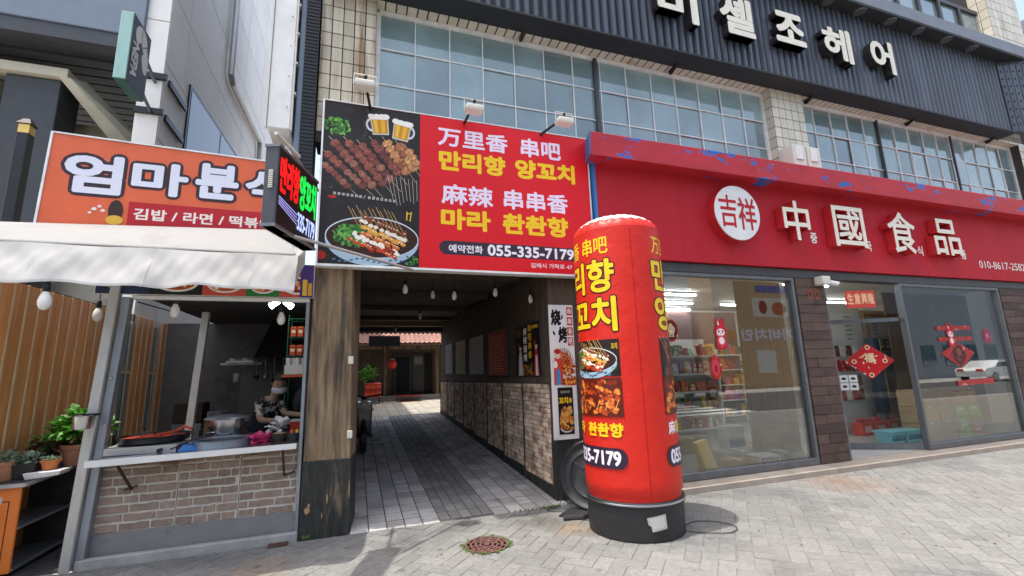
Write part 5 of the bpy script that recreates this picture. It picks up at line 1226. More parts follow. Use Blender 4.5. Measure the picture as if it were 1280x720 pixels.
simple('fish_cake_pot', 'large lidded steel pot behind the griddle', 'pot', [('body', MB().lathe([(.2, .95), (.21, .97), (.21, 1.18), (.222, 1.185)], (-1.36, 6.1, 0), 32), 'steel', True), ('lid', MB().lathe([(.222, 1.186), (.21, 1.20), (.08, 1.225), (.02, 1.23)], (-1.36, 6.1, 0), 32), 'alu2', True), ('handle', MB().tube([(-1.15, 6.1, 1.12), (-1.08, 6.1, 1.13), (-1.08, 6.1, 1.09), (-1.15, 6.1, 1.08)], .012, 6), 'blackmetal', True)], (-1.36, 6.1, .95))
simple('griddle', 'round perforated steel griddle ring on the counter', 'griddle', [('ring', MB().lathe([(.25, .945), (.255, 1.01), (.265, 1.02), (.24, 1.02), (.235, .96)], (-1.28, 5.62, 0), 36), 'alu2', True), ('plate', MB().lathe([(.24, 1.0), (.05, 1.005)], (-1.28, 5.62, 0), 30), 'blackmetal', True)]+[('hole', MB().lathe([(.012, -.258), (.012, -.25)], (0, 0, 0), 8, axis='y'), 'blackmetal', False)]*0, (-1.28, 5.62, .94))
simple('ladle', 'black and steel ladle lying at the counter edge', 'ladle', [('handle', MB().tube([(-1.66, 5.40, .97), (-1.52, 5.48, 1.03), (-1.42, 5.52, 1.06)], .008, 6), 'blackmetal', True), ('bowl', MB().lathe([(.01, 1.05), (.04, 1.06), (.055, 1.09), (.05, 1.09), (.03, 1.065)], (-1.38, 5.54, 0), 16), 'steel', True)], (-1.5, 5.5, .96))
simple('blue_cloth', 'crumpled dark blue cloth beside the stove', 'cloth', [('cloth', MB().hexa([(-1.60, 5.40, .945), (-1.44, 5.42, .945), (-1.42, 5.6, .945), (-1.58, 5.58, .945), (-1.57, 5.44, 1.0), (-1.48, 5.45, .98), (-1.46, 5.56, 1.01), (-1.56, 5.55, .99)]), 'blue', False)], (-1.5, 5.5, .94))
simple('pink_bag', 'crumpled pink plastic bag on the counter', 'bag', [('bag', (lambda m: (leaf_ball(m, (-.92, 5.62, .985), (.08, .06, .035), 40, .07, .9, 3), m)[1])(MB()), 'pink', False), ('knot', MB().lathe([(.01, .985), (.02, 1.03), (.005, 1.05)], (-.92, 5.62, 0), 8), 'pink', True)], (-.92, 5.62, .95))
simple('dark_bowl', 'dark bowl with food on the counter right of the pink bag', 'bowl', [('bowl', MB().lathe([(.05, .95), (.09, 1.0), (.10, 1.035), (.09, 1.035), (.05, .97)], (-.75, 5.64, 0), 20), 'rustdark', True), ('food', MB().lathe([(.085, 1.022), (.03, 1.04)], (-.75, 5.64, 0), 14), 'board', True)], (-.75, 5.64, .95))
simple('tissue_heap', 'white crumpled tissues behind the dark bowl', 'tissues', [('tissues', (lambda m: (leaf_ball(m, (-.79, 5.85, 1.07), (.09, .06, .06), 30, .09, .9, 4), m)[1])(MB()), 'white', False), ('tray', MB().box(-.9, -.68, 5.78, 5.92, .95, 1.0), 'blackmetal', False)], (-.79, 5.85, .95))
simple('sauce_basket', 'black basket of red and yellow sauce bottles at the right end of the counter', 'basket', [('basket', MB().lathe([(.07, .955), (.095, 1.03), (.085, 1.03)], (-.60, 5.60, 0), 16), 'tub', True), ('bottle', MB().lathe([(.02, .97), (.022, 1.05), (.008, 1.07)], (-.62, 5.58, 0), 10), 'redplastic', True), ('bottle', MB().lathe([(.02, .97), (.022, 1.045), (.008, 1.065)], (-.57, 5.60, 0), 10), 'yellow', True), ('bottle', MB().lathe([(.018, .97), (.02, 1.04), (.008, 1.06)], (-.60, 5.645, 0), 10), 'leaf', True)], (-.6, 5.6, .95))
simple('cutting_board', 'red box with a white lid at the cook hands', 'box', [('box', MB().box(-.74, -.56, 6.4, 6.7, .95, 1.08), 'redplastic', False), ('lid', MB().box(-.745, -.555, 6.395, 6.705, 1.081, 1.095), 'white', False)], (-.65, 6.5, .95))
simple('back_counter', 'dim back counter along the right side of the stall kitchen', 'counter', [('top', MB().box(-1.3, -.545, 6.3, 7.3, .92, .95), 'grime', False), ('cabinet', MB().box(-1.28, -.545, 7.0, 7.3, 0, .919), 'grime', False)], (-.9, 6.8, 0))
simple('chest_fridge', 'pale chest fridge at the back of the stall kitchen', 'fridge', [('case', MB().box(-1.75, -1.15, 8.5, 9.2, .0, 1.72), 'stallwall', False), ('door', MB().box(-1.74, -1.16, 8.46, 8.499, .1, 1.7), 'stallwall', False), ('handle', MB().box(-1.22, -1.19, 8.43, 8.459, 1.1, 1.5), 'grime', False)], (-1.4, 8.8, 0))
simple('gas_range', 'dark gas range and pots along the left back of the kitchen', 'range', [('case', MB().box(-2.1, -1.6, 7.9, 8.5, 0, .92), 'blackmetal', False), ('pot', MB().lathe([(.13, .93), (.14, 1.15), (.13, 1.15)], (-1.95, 8.2, 0), 20), 'alu2', True), ('pan', MB().lathe([(.14, .93), (.18, 1.0), (.16, 1.0)], (-1.7, 8.15, 0), 20), 'blackmetal', True)], (-1.85, 8.2, 0))
simple('white_tray', 'white tray with small dishes on the wall shelf', 'tray', [('tray', MB().box(-2.0, -1.6, 8.62, 8.85, 1.892, 1.925), 'white', False)]+[('dish', MB().lathe([(.03, 1.926), (.05, 1.965), (.04, 1.965)], (-1.93+i*.09, 8.72, 0), 12), 'board' if i % 2 else 'sillwhite', True) for i in range(4)], (-1.8, 8.7, 1.89))
for i, (x, lab) in enumerate(((-1.86, 'left grey mug hanging under the wall shelf'), (-1.68, 'right grey mug hanging under the wall shelf'))):
    simple('hanging_mug', lab, 'mug', [('cup', MB().lathe([(.05, 1.58), (.06, 1.6), (.06, 1.72), (.055, 1.72)], (x, 8.8, 0), 16), 'alu', True), ('handle', MB().tube([(x+.06, 8.8, 1.7), (x+.1, 8.8, 1.67), (x+.06, 8.8, 1.62)], .008, 6), 'alu', True)], (x, 8.8, 1.6), 'mugs under the wall shelf')
mb = MB()
for z in (1.9, 2.15, 2.4):
    for y in (6.72, 7.05): mb.tube([(-.86, y, z), (-.56, y, z)], .006, 5)
    for i in range(5): mb.tube([(-.86+i*.075, 6.72, z), (-.86+i*.075, 7.05, z)], .004, 4)
up = MB()
for x in (-.86, -.56):
    for y in (6.72, 7.05): up.tube([(x, y, .95), (x, y, 2.45)], .008, 6)
simple('wire_rack', 'green wire rack at the right wall of the kitchen', 'rack', [('wire_shelf', mb, 'greenwire', False), ('upright', up, 'greenwire', False)], (-.7, 6.9, .95))
for r, z in ((0, 1.91), (1, 2.16)):
    for i in range(3):
        x = -.80+i*.085
        t = thing('noodle_pack', '%s orange instant noodle pack on the %s shelf of the green rack' % (('left', 'middle', 'right')[i], ('lower', 'upper')[r]), 'noodle pack', (x, 6.8, z), 'noodle packs on the rack')
        MB().hexa([(x-.035, 6.75, z), (x+.035, 6.75, z), (x+.035, 6.9, z), (x-.035, 6.9, z), (x-.038, 6.74, z+.14), (x+.038, 6.74, z+.14), (x+.036, 6.9, z+.14), (x-.036, 6.9, z+.14)]).build('wrapper', W['orange'], t, bevel=.008)
        P = Print(); P.rect(x-.025, x+.025, z+.05, z+.09, '#f0d8b0').rect(x-.025, x+.025, z+.1, z+.115, '#8a1a10'); P.build('printed_face', t, lambda u, w, d: (u, 6.738-d, w))
simple('cup_box', 'white box of paper cups on the kitchen rack', 'box', [('box', MB().box(-.86, -.62, 6.55, 6.70, 1.66, 1.78), 'white', False)]+[('cup', MB().lathe([(.03, 1.78), (.038, 1.87), (.03, 1.87)], (-.82+.055*i, 6.6+.04*(i % 2), 0), 12), 'white', True) for i in range(4)]+[('bracket', MB().box(-.88, -.545, 6.52, 6.72, 1.625, 1.655), 'orange', False)], (-.74, 6.6, 1.62))
simple('rubbish_bag', 'dark grey bin bag hanging behind the cook', 'bag', [('bag', MB().lathe([(.04, 1.14), (.11, 1.17), (.13, 1.28), (.10, 1.40), (.04, 1.48)], (-.68, 7.1, 0), 11), 'grime', True), ('tie', MB().tube([(-.68, 7.1, 1.5), (-.66, 7.1, 1.66)], .01, 6), 'cable', True)], (-.68, 7.1, 1.35))
simple('darkening_hood', 'dark hood added to darken the back of the stall kitchen', 'hood', [('hood', MB().hexa([(-1.55, 8.3, 1.95), (-.545, 8.3, 1.95), (-.545, 9.38, 1.95), (-1.55, 9.38, 1.95), (-1.35, 8.6, 2.6), (-.545, 8.6, 2.6), (-.545, 9.38, 2.6), (-1.35, 9.38, 2.6)]), 'blackmetal', False), ('back_plate', MB().box(-1.12, -.545, 9.30, 9.38, .6, 1.94), 'blackmetal', False)], (-1, 8.8, 1.95))  # hood and back plate added to darken the rear of the kitchen
for i in range(6):
    x = -1.50+i*.13; simple('hanging_utensil', '%s kitchen utensil hanging from the dark hood' % ('first', 'second', 'third', 'fourth', 'fifth', 'sixth')[i], 'utensil', [('handle', MB().tube([(x, 8.28, 1.95), (x+.02, 8.27, 1.68)], .008, 6), 'steel', True), ('head', MB().lathe([(.01, -.03), (.045, -.01), (.05, .03), (.02, .045)], (x+.02, 8.27, 1.64), 12), 'steel' if i % 2 else 'blackmetal', True)], (x, 8.28, 1.6), 'utensils under the hood')
simple('crate_stack', 'grey plastic crates stacked at the left back of the kitchen', 'crates', [('crate', MB().box(-2.75, -2.35, 8.9, 9.3, .0+k*.32, .30+k*.32), ('alu2', 'grime', 'alu2', 'rustdark')[k], False) for k in range(4)], (-2.5, 9.1, 0))
# small dark leaves and bits lying on the pavers
mb = MB(); rr = random.Random(21)
for _ in range(70):
    x, y = rr.uniform(.2, 9.5), rr.uniform(2.6, 5.0); a = rr.uniform(0, 6.28); s_ = rr.uniform(.008, .022); c_, d_ = math.cos(a)*s_, math.sin(a)*s_
    mb.add([(x-c_, y-d_, .004), (x-d_*.4, y+c_*.4, .009), (x+c_, y+d_, .006), (x+d_*.4, y-c_*.4, .005), (x, y, .012)], [(0, 4, 1), (1, 4, 2), (2, 4, 3), (3, 4, 0)])
tag(mb.build('leaf_litter', W['rustdark'], None, fix=False), 'small dark leaves and bits scattered on the pavers', 'litter', None, 'stuff')
# ---------------------------------------------------------------- the cook
pc = thing('person', 'cook in a black and cream patterned shirt and white mask, leaning over the counter', 'person', (-1.15, 6.95, 0))
J = {'pelvis': (-1.17, 6.98, .92, .15), 'waist': (-1.15, 6.94, 1.06, .135), 'chest': (-1.09, 6.86, 1.24, .145), 'neckb': (-1.0, 6.80, 1.38, .06), 'neck': (-.975, 6.775, 1.43, .05), 'head0': (-.955, 6.76, 1.48, .075), 'head1': (-.93, 6.74, 1.56, .088), 'head2': (-.915, 6.735, 1.61, .05),
     'shr': (-.93, 6.86, 1.32, .062), 'elr': (-.84, 6.70, 1.165, .042), 'war': (-.66, 6.60, 1.15, .030), 'shl': (-1.16, 6.76, 1.30, .062), 'ell': (-1.10, 6.58, 1.10, .043), 'wal': (-.88, 6.53, 1.09, .030),
     'hipr': (-1.08, 6.99, .86, .10), 'knr': (-1.07, 6.93, .48, .062), 'anr': (-1.07, 6.99, .09, .042), 'ftr': (-1.05, 6.84, .04, .035), 'hipl': (-1.26, 6.99, .86, .10), 'knl': (-1.27, 6.94, .48, .062), 'anl': (-1.27, 7.0, .09, .042), 'ftl': (-1.27, 6.85, .04, .035)}
EDG = [('pelvis', 'waist'), ('waist', 'chest'), ('chest', 'neckb'), ('neckb', 'neck'), ('neck', 'head0'), ('head0', 'head1'), ('head1', 'head2'), ('chest', 'shr'), ('shr', 'elr'), ('elr', 'war'), ('chest', 'shl'), ('shl', 'ell'), ('ell', 'wal'),
       ('pelvis', 'hipr'), ('hipr', 'knr'), ('knr', 'anr'), ('anr', 'ftr'), ('pelvis', 'hipl'), ('hipl', 'knl'), ('knl', 'anl'), ('anl', 'ftl')]
for s_, wn_, d in (('r', 'war', Vector((.95, -.25, -.1)).normalized()), ('l', 'wal', Vector((.93, -.3, -.15)).normalized())):
    w0 = Vector(J[wn_][:3]); sd = d.cross(Vector((0, 0, 1))).normalized()
    J['palm'+s_] = (*(w0+d*.07), .026); EDG.append((wn_, 'palm'+s_))
    for f in range(4):
        o_ = sd*(f-1.5)*.018; L = (.062, .072, .068, .052)[f]
        J['k%d%s' % (f, s_)] = (*(w0+d*.10+o_), .0095); J['t%d%s' % (f, s_)] = (*(w0+d*(.10+L*.8)+o_-Vector((0, 0, L*.5))), .008)
        EDG += [('palm'+s_, 'k%d%s' % (f, s_)), ('k%d%s' % (f, s_), 't%d%s' % (f, s_))]
    J['tk'+s_] = (*(w0+d*.05-sd*.035-Vector((0, 0, .01))), .010); J['tt'+s_] = (*(w0+d*.09-sd*.045-Vector((0, 0, .03))), .009); EDG += [(wn_, 'tk'+s_), ('tk'+s_, 'tt'+s_)]
names = list(J); me = bpy.data.meshes.new('body'); me.from_pydata([J[n][:3] for n in names], [(names.index(a), names.index(b)) for a, b in EDG], [])
tmp = bpy.data.objects.new('body_tmp', me); col.objects.link(tmp); sk = tmp.modifiers.new('skin', 'SKIN'); ss = tmp.modifiers.new('sub', 'SUBSURF'); ss.levels = 2
for i, n in enumerate(names):
    sv = me.skin_vertices[0].data[i]; r = J[n][3]; sv.radius = (r, r); sv.use_root = n == 'pelvis'
me2 = bpy.data.meshes.new_from_object(tmp.evaluated_get(bpy.context.evaluated_depsgraph_get())); bpy.data.objects.remove(tmp)
me2.materials.clear()
for m in ('skin', 'shirt', 'apron'): me2.materials.append(W[m])
def dseg(p, a, b):
    a, b = Vector(a[:3]), Vector(b[:3]); t = max(0, min(1, (p-a).dot(b-a)/(b-a).length_squared)); return (p-a-(b-a)*t).length, t
for p in me2.polygons:
    c = p.center; best = min(((*dseg(c, J[a], J[b]), a, b) for a, b in EDG), key=lambda q: q[0]); a, b, t = best[2], best[3], best[1]
    mi = 0
    if b in ('waist',) or a in ('pelvis', 'hipr', 'hipl', 'knr', 'knl', 'anr', 'anl'): mi = 2
    elif b in ('chest', 'shr', 'shl') or (a == 'waist') or (b == 'neckb' and t < .7): mi = 1
    elif a in ('shr', 'shl') and t < .75: mi = 1
    p.material_index = mi; p.use_smooth = True
inst('body', me2, pc)
hd = Vector((-.93, 6.74, 1.555)); fc = Vector((.25, -.9, -.35)).normalized(); rt = fc.cross(Vector((0, 0, 1))).normalized(); uu = rt.cross(fc)
def hp(x, y, z): return hd+rt*x+uu*y+fc*z
mb = MB()
vs = []; fs = []
for i in range(9):
    for k in range(18):
        ph = 2*math.pi*k/18; th = math.pi*i/8*(.36 if math.sin(ph) > .25 else .66); r_ = .108*(1+.04*math.sin(5*ph))
        vs.append(hp(r_*math.sin(th)*math.cos(ph)*.95, .02+r_*math.cos(th)*1.02, -.022+r_*math.sin(th)*math.sin(ph)))
for i in range(8):
    for k in range(18): fs.append((i*18+k, i*18+(k+1) % 18, (i+1)*18+(k+1) % 18, (i+1)*18+k))
mb.add(vs, fs); mb.build('hair', W['hair'], pc, smooth=True)
mb = MB()
for x in (-.032, .032): mb.lathe([(.003, -.002), (.011, 0), (.004, .003)], hp(x, .012, .083), 10, axis='y')
mb.build('eye', W['hair'], pc); MB().add([hp(-.013, -.0, .085), hp(.013, 0, .085), hp(0, -.028, .112), hp(0, .02, .09)], [(0, 1, 2), (0, 2, 3), (1, 3, 2)]).build('nose', W['skin'], pc)
mb = MB(); vs = []; fs = []
for i in range(7):
    for k in range(5): a = (i-3)/3*1.15; y = -.115+k*.020; r_ = .093+.012*math.sin(math.pi*k/4); vs.append(hp(r_*math.sin(a), y, r_*math.cos(a)))
for i in range(6):
    for k in range(4): fs.append((i*5+k, (i+1)*5+k, (i+1)*5+k+1, i*5+k+1))
mb.add(vs, fs).build('face_mask', W['mask'], pc, smooth=True)
for x in (-.088, .088): MB().lathe([(.01, -.006), (.022, 0), (.01, .006)], hp(x, -.01, -.005), 10).build('ear', W['skin'], pc, smooth=True)
MB().hexa([(-1.30, 6.78, .55), (-1.02, 6.74, .55), (-1.0, 6.80, .55), (-1.30, 6.84, .55), (-1.24, 6.71, 1.17), (-1.05, 6.68, 1.17), (-1.03, 6.74, 1.17), (-1.24, 6.77, 1.17)]).build('apron', W['apron'], pc, bevel=.02)
# ---------------------------------------------------------------- goods in the red shop
t = thing('shop_shelf', 'white gondola shelf stacked with bright food packs behind the left shop window', 'shelf', (6.2, 8.2, .08))
MB().box(4.6, 7.42, 8.32, 8.36, .08, 2.2).build('back_panel', W['shelf'], t)
MB().box(7.42, 7.47, 7.98, 8.36, .08, 1.95).build('end_panel', W['shelf'], t)
SZ = (.34, .71, 1.09, 1.46, 1.83)
for z in SZ: MB().box(4.6, 7.419, 7.95, 8.319, z-.03, z).build('shelf_board', W['shelf'], t); 
for z in SZ[1:]: MB().box(4.6, 7.419, 7.943, 7.949, z-.04, z+.005).build('price_strip', W['white'], t)
CN = {'red': '#a81c1c', 'yellow': '#d8a820', 'orange': '#c8601a', 'white': '#cfcac0', 'green': '#4a7a2a', 'pink': '#c04a78', 'brown': '#6a3c20', 'purple': '#5a3478'}
def pack(name, lab, cat, x, y, z, w, h, d, c, c2, group, pouch):
    t = thing(name, lab, cat, (x, y, z), group)
    mb = MB()
    if pouch: mb.hexa([(x-w*.42, y-d*.5, z), (x+w*.42, y-d*.5, z), (x+w*.42, y+d*.5, z), (x-w*.42, y+d*.5, z), (x-w*.5, y-.006, z+h), (x+w*.5, y-.006, z+h), (x+w*.5, y+.006, z+h), (x-w*.5, y+.006, z+h)])
    else: mb.box(x-w/2, x+w/2, y-d/2, y+d/2, z, z+h)
    me = mb.mesh('wrapper', W['pk_'+c], bevel=.006); inst('wrapper', me, t)
    if not pouch:
        P = Print(); P.rect(x-w*.4, x+w*.4, z+h*.12, z+h*.45, c2); P.ell(x, z+h*.7, w*.28, h*.16, c2, 12); P.build('printed_face', t, lambda u, v, dd: (u, y-d/2-.001-dd, v))
    return t
for k_, v_ in CN.items(): mat('pk_'+k_, v_, .3, var=.25, scale=16, c2='#e8dcc4', c2scale=12, c2lo=.6, c2hi=.66)
PAL = (('white', 'yellow', 'white', 'red', 'brown'), ('yellow', 'green', 'yellow', 'brown', 'red'), ('orange', 'orange', 'red', 'orange', 'red'), ('pink', 'purple', 'white', 'pink', 'pink'), ('yellow', 'white', 'yellow', 'red', 'green'))
ON = ('lowest', 'second', 'middle', 'fourth', 'top'); NTH = ('', 'first', 'second', 'third', 'fourth', 'fifth', 'sixth', 'seventh', 'eighth', 'ninth', 'tenth', 'eleventh', 'twelfth', 'thirteenth', 'fourteenth', 'fifteenth', 'sixteenth')
for r, z in enumerate(SZ):
    x = 5.55; i = 0
    while x < 7.36:
        w = R_.choice((.13, .15, .17, .11)); c = R_.choice(PAL[r]); c2 = R_.choice(('#e8dcc4', '#a81c1c', '#d8a820', '#efe9dd')); po = R_.random() < .45
        i += 1
        pack('food_pack', '%s %s, %s from the left on the %s shelf in the left window' % (c, 'pouch' if po else 'food box', NTH[i], ON[r]), 'food pack', x+w/2, 8.06+R_.uniform(-.03, .04), z, w-.012, R_.uniform(.15, .26), .12, c, c2, 'food packs on the shop shelf', po)
        x += w+.004
t = thing('back_shelf', 'dark stocked shelf farther back, right of the white gondola shelf', 'shelf', (8.7, 9.9, .08))
MB().box(7.9, 10.4, 10.3, 10.34, .08, 3.1).build('back_panel', W['brownsign'], t)  # panel made tall and dark so the street reflection shows in the glass
for z in (.3, .7, 1.1, 1.5, 1.9): MB().box(7.9, 10.4, 9.9, 10.299, z-.03, z).build('shelf_board', W['shelf'], t)
mb = {c: MB() for c in CN}
for z in (.3, .7, 1.1, 1.5, 1.9):
    x = 7.95
    while x < 10.3:
        w = R_.uniform(.09, .2); mb[R_.choice(list(CN))].box(x, x+w-.01, 9.95, 10.2, z, z+R_.uniform(.14, .3)); x += w
for c in CN: mb[c].build('packs', W['pk_'+c], t)['kind'] = 'stuff'
def carton(lab, x0, x1, y0, y1, z0, z1, m, draw=None, name='carton', group='cartons in the shop', rz=0):
    cx_, cy_ = (x0+x1)/2, (y0+y1)/2
    t = thing(name, lab, 'box', (cx_, cy_, z0), group)
    MB().box(x0, x1, y0, y1, z0, z1).build('case', W[m], t, bevel=.008)
    MB().box(cx_-.03, cx_+.03, y0-.002, y1+.002, z1-.02, z1+.002).build('tape', W['plastic'], t)
    if draw:
        P = Print(); draw(P, x0, x1, z0, z1); P.build('printed_face', t, on_y(y0-.0035))
    return t
def bluewhite(P, a, b, c, d): P.rect(a+.01, b-.01, c+.01, d-.01, '#d8dce0').rect(a+.01, b-.01, c+.05, c+.24, '#2f7ec0').rect(a+.01, b-.01, c+.02, c+.10, '#3f8a70').rect(a+.01, b-.01, c+.22, c+.26, '#8cc0e0')
carton('white and blue box standing on the floor before the shelf end', 6.35, 6.72, 6.75, 7.0, .08, .52, 'white', bluewhite)
carton('long brown carton lying before the shelf', 5.3, 6.2, 7.0, 7.35, .08, .34, 'board')
t = thing('yellow_carton', 'tall orange yellow cardboard piece leaning against the inside of the left window', 'cardboard', (4.92, 5.62, .08))
MB().hexa([(4.80, 5.56, .08), (5.02, 5.56, .08), (5.02, 5.72, .08), (4.80, 5.72, .08), (4.74, 5.68, .50), (4.93, 5.68, .54), (4.93, 5.76, .54), (4.74, 5.76, .50)]).build('sheet', W['yellow'], t)
def sig(P, a, b, c, d):
    for i in range(4): P.rect(a+.03+i*.09, a+.10+i*.09, c+.03, d-.03, '#2c2c28').rect(a+.045+i*.09, a+.085+i*.09, c+.05, d-.05, '#c8c8b0')
carton('flat brown carton on the floor inside the left window', 5.35, 5.78, 5.75, 6.0, .08, .20, 'board')
carton('pale green printed carton at the foot of the left window', 5.92, 6.34, 5.70, 5.98, .08, .21, 'shopwhite', sig)
carton('dark green carton right of the pale printed one', 6.38, 6.62, 5.72, 5.98, .08, .23, 'leafgrey', lambda P, a, b, c, d: P.ell((a+b)/2, (c+d)/2, .07, .04, '#2f5a3c', 14))
carton('wide flat grey carton behind the pale printed carton', 5.8, 6.6, 6.3, 6.6, .08, .19, 'concrete')
green = lambda P, a, b, c, d: P.rect(a+.02, b-.02, c+.02, d-.02, '#6aa82a').rect(a+.05, b-.05, c+.10, d-.10, '#8cc24a').rect(a+.08, b-.1, d-.12, d-.06, '#e8efd0')
orng = lambda P, a, b, c, d: P.rect(a+.02, b-.02, c+.02, d-.02, '#c88a3a').ell((a+b)/2, (c+d)/2, .08, .05, '#d8a860', 14).rect(a+.04, b-.08, d-.07, d-.04, '#a83a1a')
redp = lambda P, a, b, c, d: P.rect(a+.02, b-.02, c+.02, d-.02, '#b04038').rect(a+.06, b-.06, c+.06, d-.06, '#c87068').rect(a+.09, b-.12, c+.1, c+.14, '#e8d8d0')
ybox = lambda P, a, b, c, d: P.rect(a+.05, b-.05, c+.06, d-.06, '#b88a50')
CB = ((10.3, 'brown', None, ybox, ybox), (10.86, 'plain', None, None, ybox), (11.30, 'green', green, green, orng), (11.72, 'last', redp, green, orng))
lab = {0: ('plain brown carton at the left end of the bottom row in the right window', 'plain brown carton above the left bottom one', 'topmost brown carton at the left of the stack'),
       1: ('brown carton second along the bottom row in the right window', 'unprinted brown carton second along the middle row', 'brown carton with a tan label between top row neighbours'),
       2: ('green fruit carton in the bottom row of the right window', 'green fruit carton of the middle row, above another green one', 'orange printed carton on top of the two green ones'),
       3: ('red printed carton at the right end of the bottom row', 'green carton with a red one below it at the right end', 'orange printed carton at the upper right end of the stack')}
for n, (x, _, a, b, c) in enumerate(CB):
    for k, dr in enumerate((a, b, c)):
        dx = R_.uniform(-.015, .015); carton(lab[n][k], x+dx, x+.40+dx+(.12 if n == 0 else 0), 5.95+R_.uniform(0, .03), 6.35, .08+k*.312, .39+k*.312, 'board', dr)
for k, (x, y, lab_) in enumerate(((9.55, 6.12, 'light blue plastic basket on the shop floor behind the door glass'), (9.98, 6.10, 'paler blue basket pushed against the first one'))):
    t = thing('plastic_basket', lab_, 'basket', (x, y, .08), 'blue baskets')
    mb = MB(); w, d_, h = .21, .15, .2
    mb.hexa([(x-w*.85, y-d_*.85, .082), (x+w*.85, y-d_*.85, .082), (x+w*.85, y+d_*.85, .082), (x-w*.85, y+d_*.85, .082), (x-w, y-d_, .08+h), (x+w, y-d_, .08+h), (x+w, y+d_, .08+h), (x-w, y+d_, .08+h)]); mb.build('tub', W['basket'], t, bevel=.01)
    MB().box(x-w-.015, x+w+.015, y-d_-.015, y+d_+.015, .08+h, .08+h+.03).build('rim', W['basket'], t, bevel=.006)
    sl_ = MB()
    for i in range(8): sl_.box(x-w*.8+i*w*.22, x-w*.8+i*w*.22+.012, y-d_*.98-.006, y-d_*.9, .14, .24)
    sl_.build('vent_slot', W['bluewin'], t)
t = thing('wood_partition', 'plain brown wooden partition behind the right half of the left shop window', 'partition', (6.9, 6.3, .08))
for i in range(5): MB().box(6.42+i*.215, 6.63+i*.215, 6.27, 6.31, .09, 3.1).build('board', W['partition'], t, bevel=.003)
t = thing('wood_backing', 'brown wooden backing wall behind the carton stack in the right window', 'partition', (12, 6.75, .08))
for i in range(8): MB().box(11.05+i*.37, 11.415+i*.37, 6.72, 6.76, .09, 3.1).build('board', W['partition'], t, bevel=.003)
# pegboards by the door
t = thing('display_cabinet', 'white slotted display panel in a brown wooden frame behind the door', 'display', (11.7, 7.3, .08))
MB().box(11.05, 11.17, 7.2, 7.35, .08, 2.76).box(12.28, 12.40, 7.2, 7.35, .08, 2.76).box(11.171, 12.279, 7.2, 7.35, 2.64, 2.76).build('frame', W['barewood'], t)
MB().box(11.171, 12.279, 7.27, 7.34, .08, 2.639).build('panel', W['shopwhite'], t)
s_ = MB()
for z in (2.45, 2.37, 2.29, 2.21, 1.2, 1.1, .7, .62, .54, .46):
    for x in (11.4, 11.9): s_.box(x, x+.14, 7.262, 7.27, z, z+.018)
s_.build('slot', W['grime'], t)
MB().box(11.25, 12.2, 7.12, 7.26, 1.84, 1.86).box(11.25, 12.2, 7.12, 7.26, .86, .88).build('shelf_board', W['steel'], t)
t = thing('peg_wall', 'white slotted wall panel with hanging packets left of the brown framed display', 'display', (10.4, 7.3, .08))
MB().box(9.9, 11.04, 7.28, 7.34, .08, 2.9).build('panel', W['shopwhite'], t)
s_ = MB()
for z in (2.6, 2.5, 2.4, 2.3, 2.2, 2.1): s_.box(10.5, 10.7, 7.272, 7.28, z, z+.018)
s_.build('slot', W['grime'], t)
PN = ('first', 'second', 'third', 'fourth', 'fifth', 'sixth')
for r, (z, cs) in enumerate(((1.72, ('brown', 'white', 'brown', 'white')), (1.40, ('red', 'red', 'brown', 'red')), (1.08, ('red', 'brown', 'red', 'brown')), (.78, ('red', 'white', 'red', 'brown')))):
    for i, c in enumerate(cs):
        pack('hanging_packet', '%s packet, %s from the left in the %s row on the slotted pegboard' % (c, PN[i], ('top', 'second', 'third', 'bottom')[r]), 'packet', 10.0+i*.19, 7.2, z, .15, .24, .05, c, '#e8dcc4', 'hanging packets', True)
for i in range(5): pack('dried_noodle_pack', 'tan dried noodle bag, %s from the left on the low shelf of the framed display' % PN[i], 'packet', 11.38+i*.18, 7.19, .88, .15, .36, .07, 'brown' if i % 2 else 'yellow', '#d8c090', 'dried goods on the display', True)
for i in range(4): pack('snack_box', '%s box, %s from the left on the high shelf of the framed display' % (('green', 'brown', 'yellow', 'red')[i], PN[i]), 'packet', 11.4+i*.22, 7.19, 1.86, .18, .2+.03*(i % 2), .08, ('green', 'brown', 'yellow', 'red')[i], '#d8c090', 'boxes on the display', False)
for i in range(3):
    x = 10.15+i*.42; t = thing('red_gift_crate', '%s red gift crate on the floor below the pegboard' % ('left', 'middle', 'right')[i], 'crate', (x, 7.0, .08), 'red crates on the shop floor')
    MB().box(x-.17, x+.17, 6.9, 7.12, .08, .34).build('case', W['redplastic'], t, bevel=.012)
    mb = MB()
    for k in range(4): mb.lathe([(.04, .341), (.042, .40), (.02, .43)], (x-.12+k*.08, 7.0, 0), 10)
    mb.build('bottle_tops', W['pk_red'], t, smooth=True); P = Print(); P.rect(x-.1, x+.1, .14, .27, '#d8b0a0'); P.build('printed_label', t, on_y(6.899))
t = thing('blue_fridge', 'narrow dark blue upright panel standing between the two pegboards', 'fridge', (10.95, 7.0, .08))
MB().box(10.78, 10.98, 6.92, 7.1, .5, 2.1).build('case', W['navy'], t, bevel=.008); MB().box(10.985, 11.0, 6.92, 7.1, .5, 2.1).build('edge_strip', W['yellow'], t); MB().box(10.8, 10.96, 6.95, 7.08, .08, .499).build('foot', W['greyframe'], t)
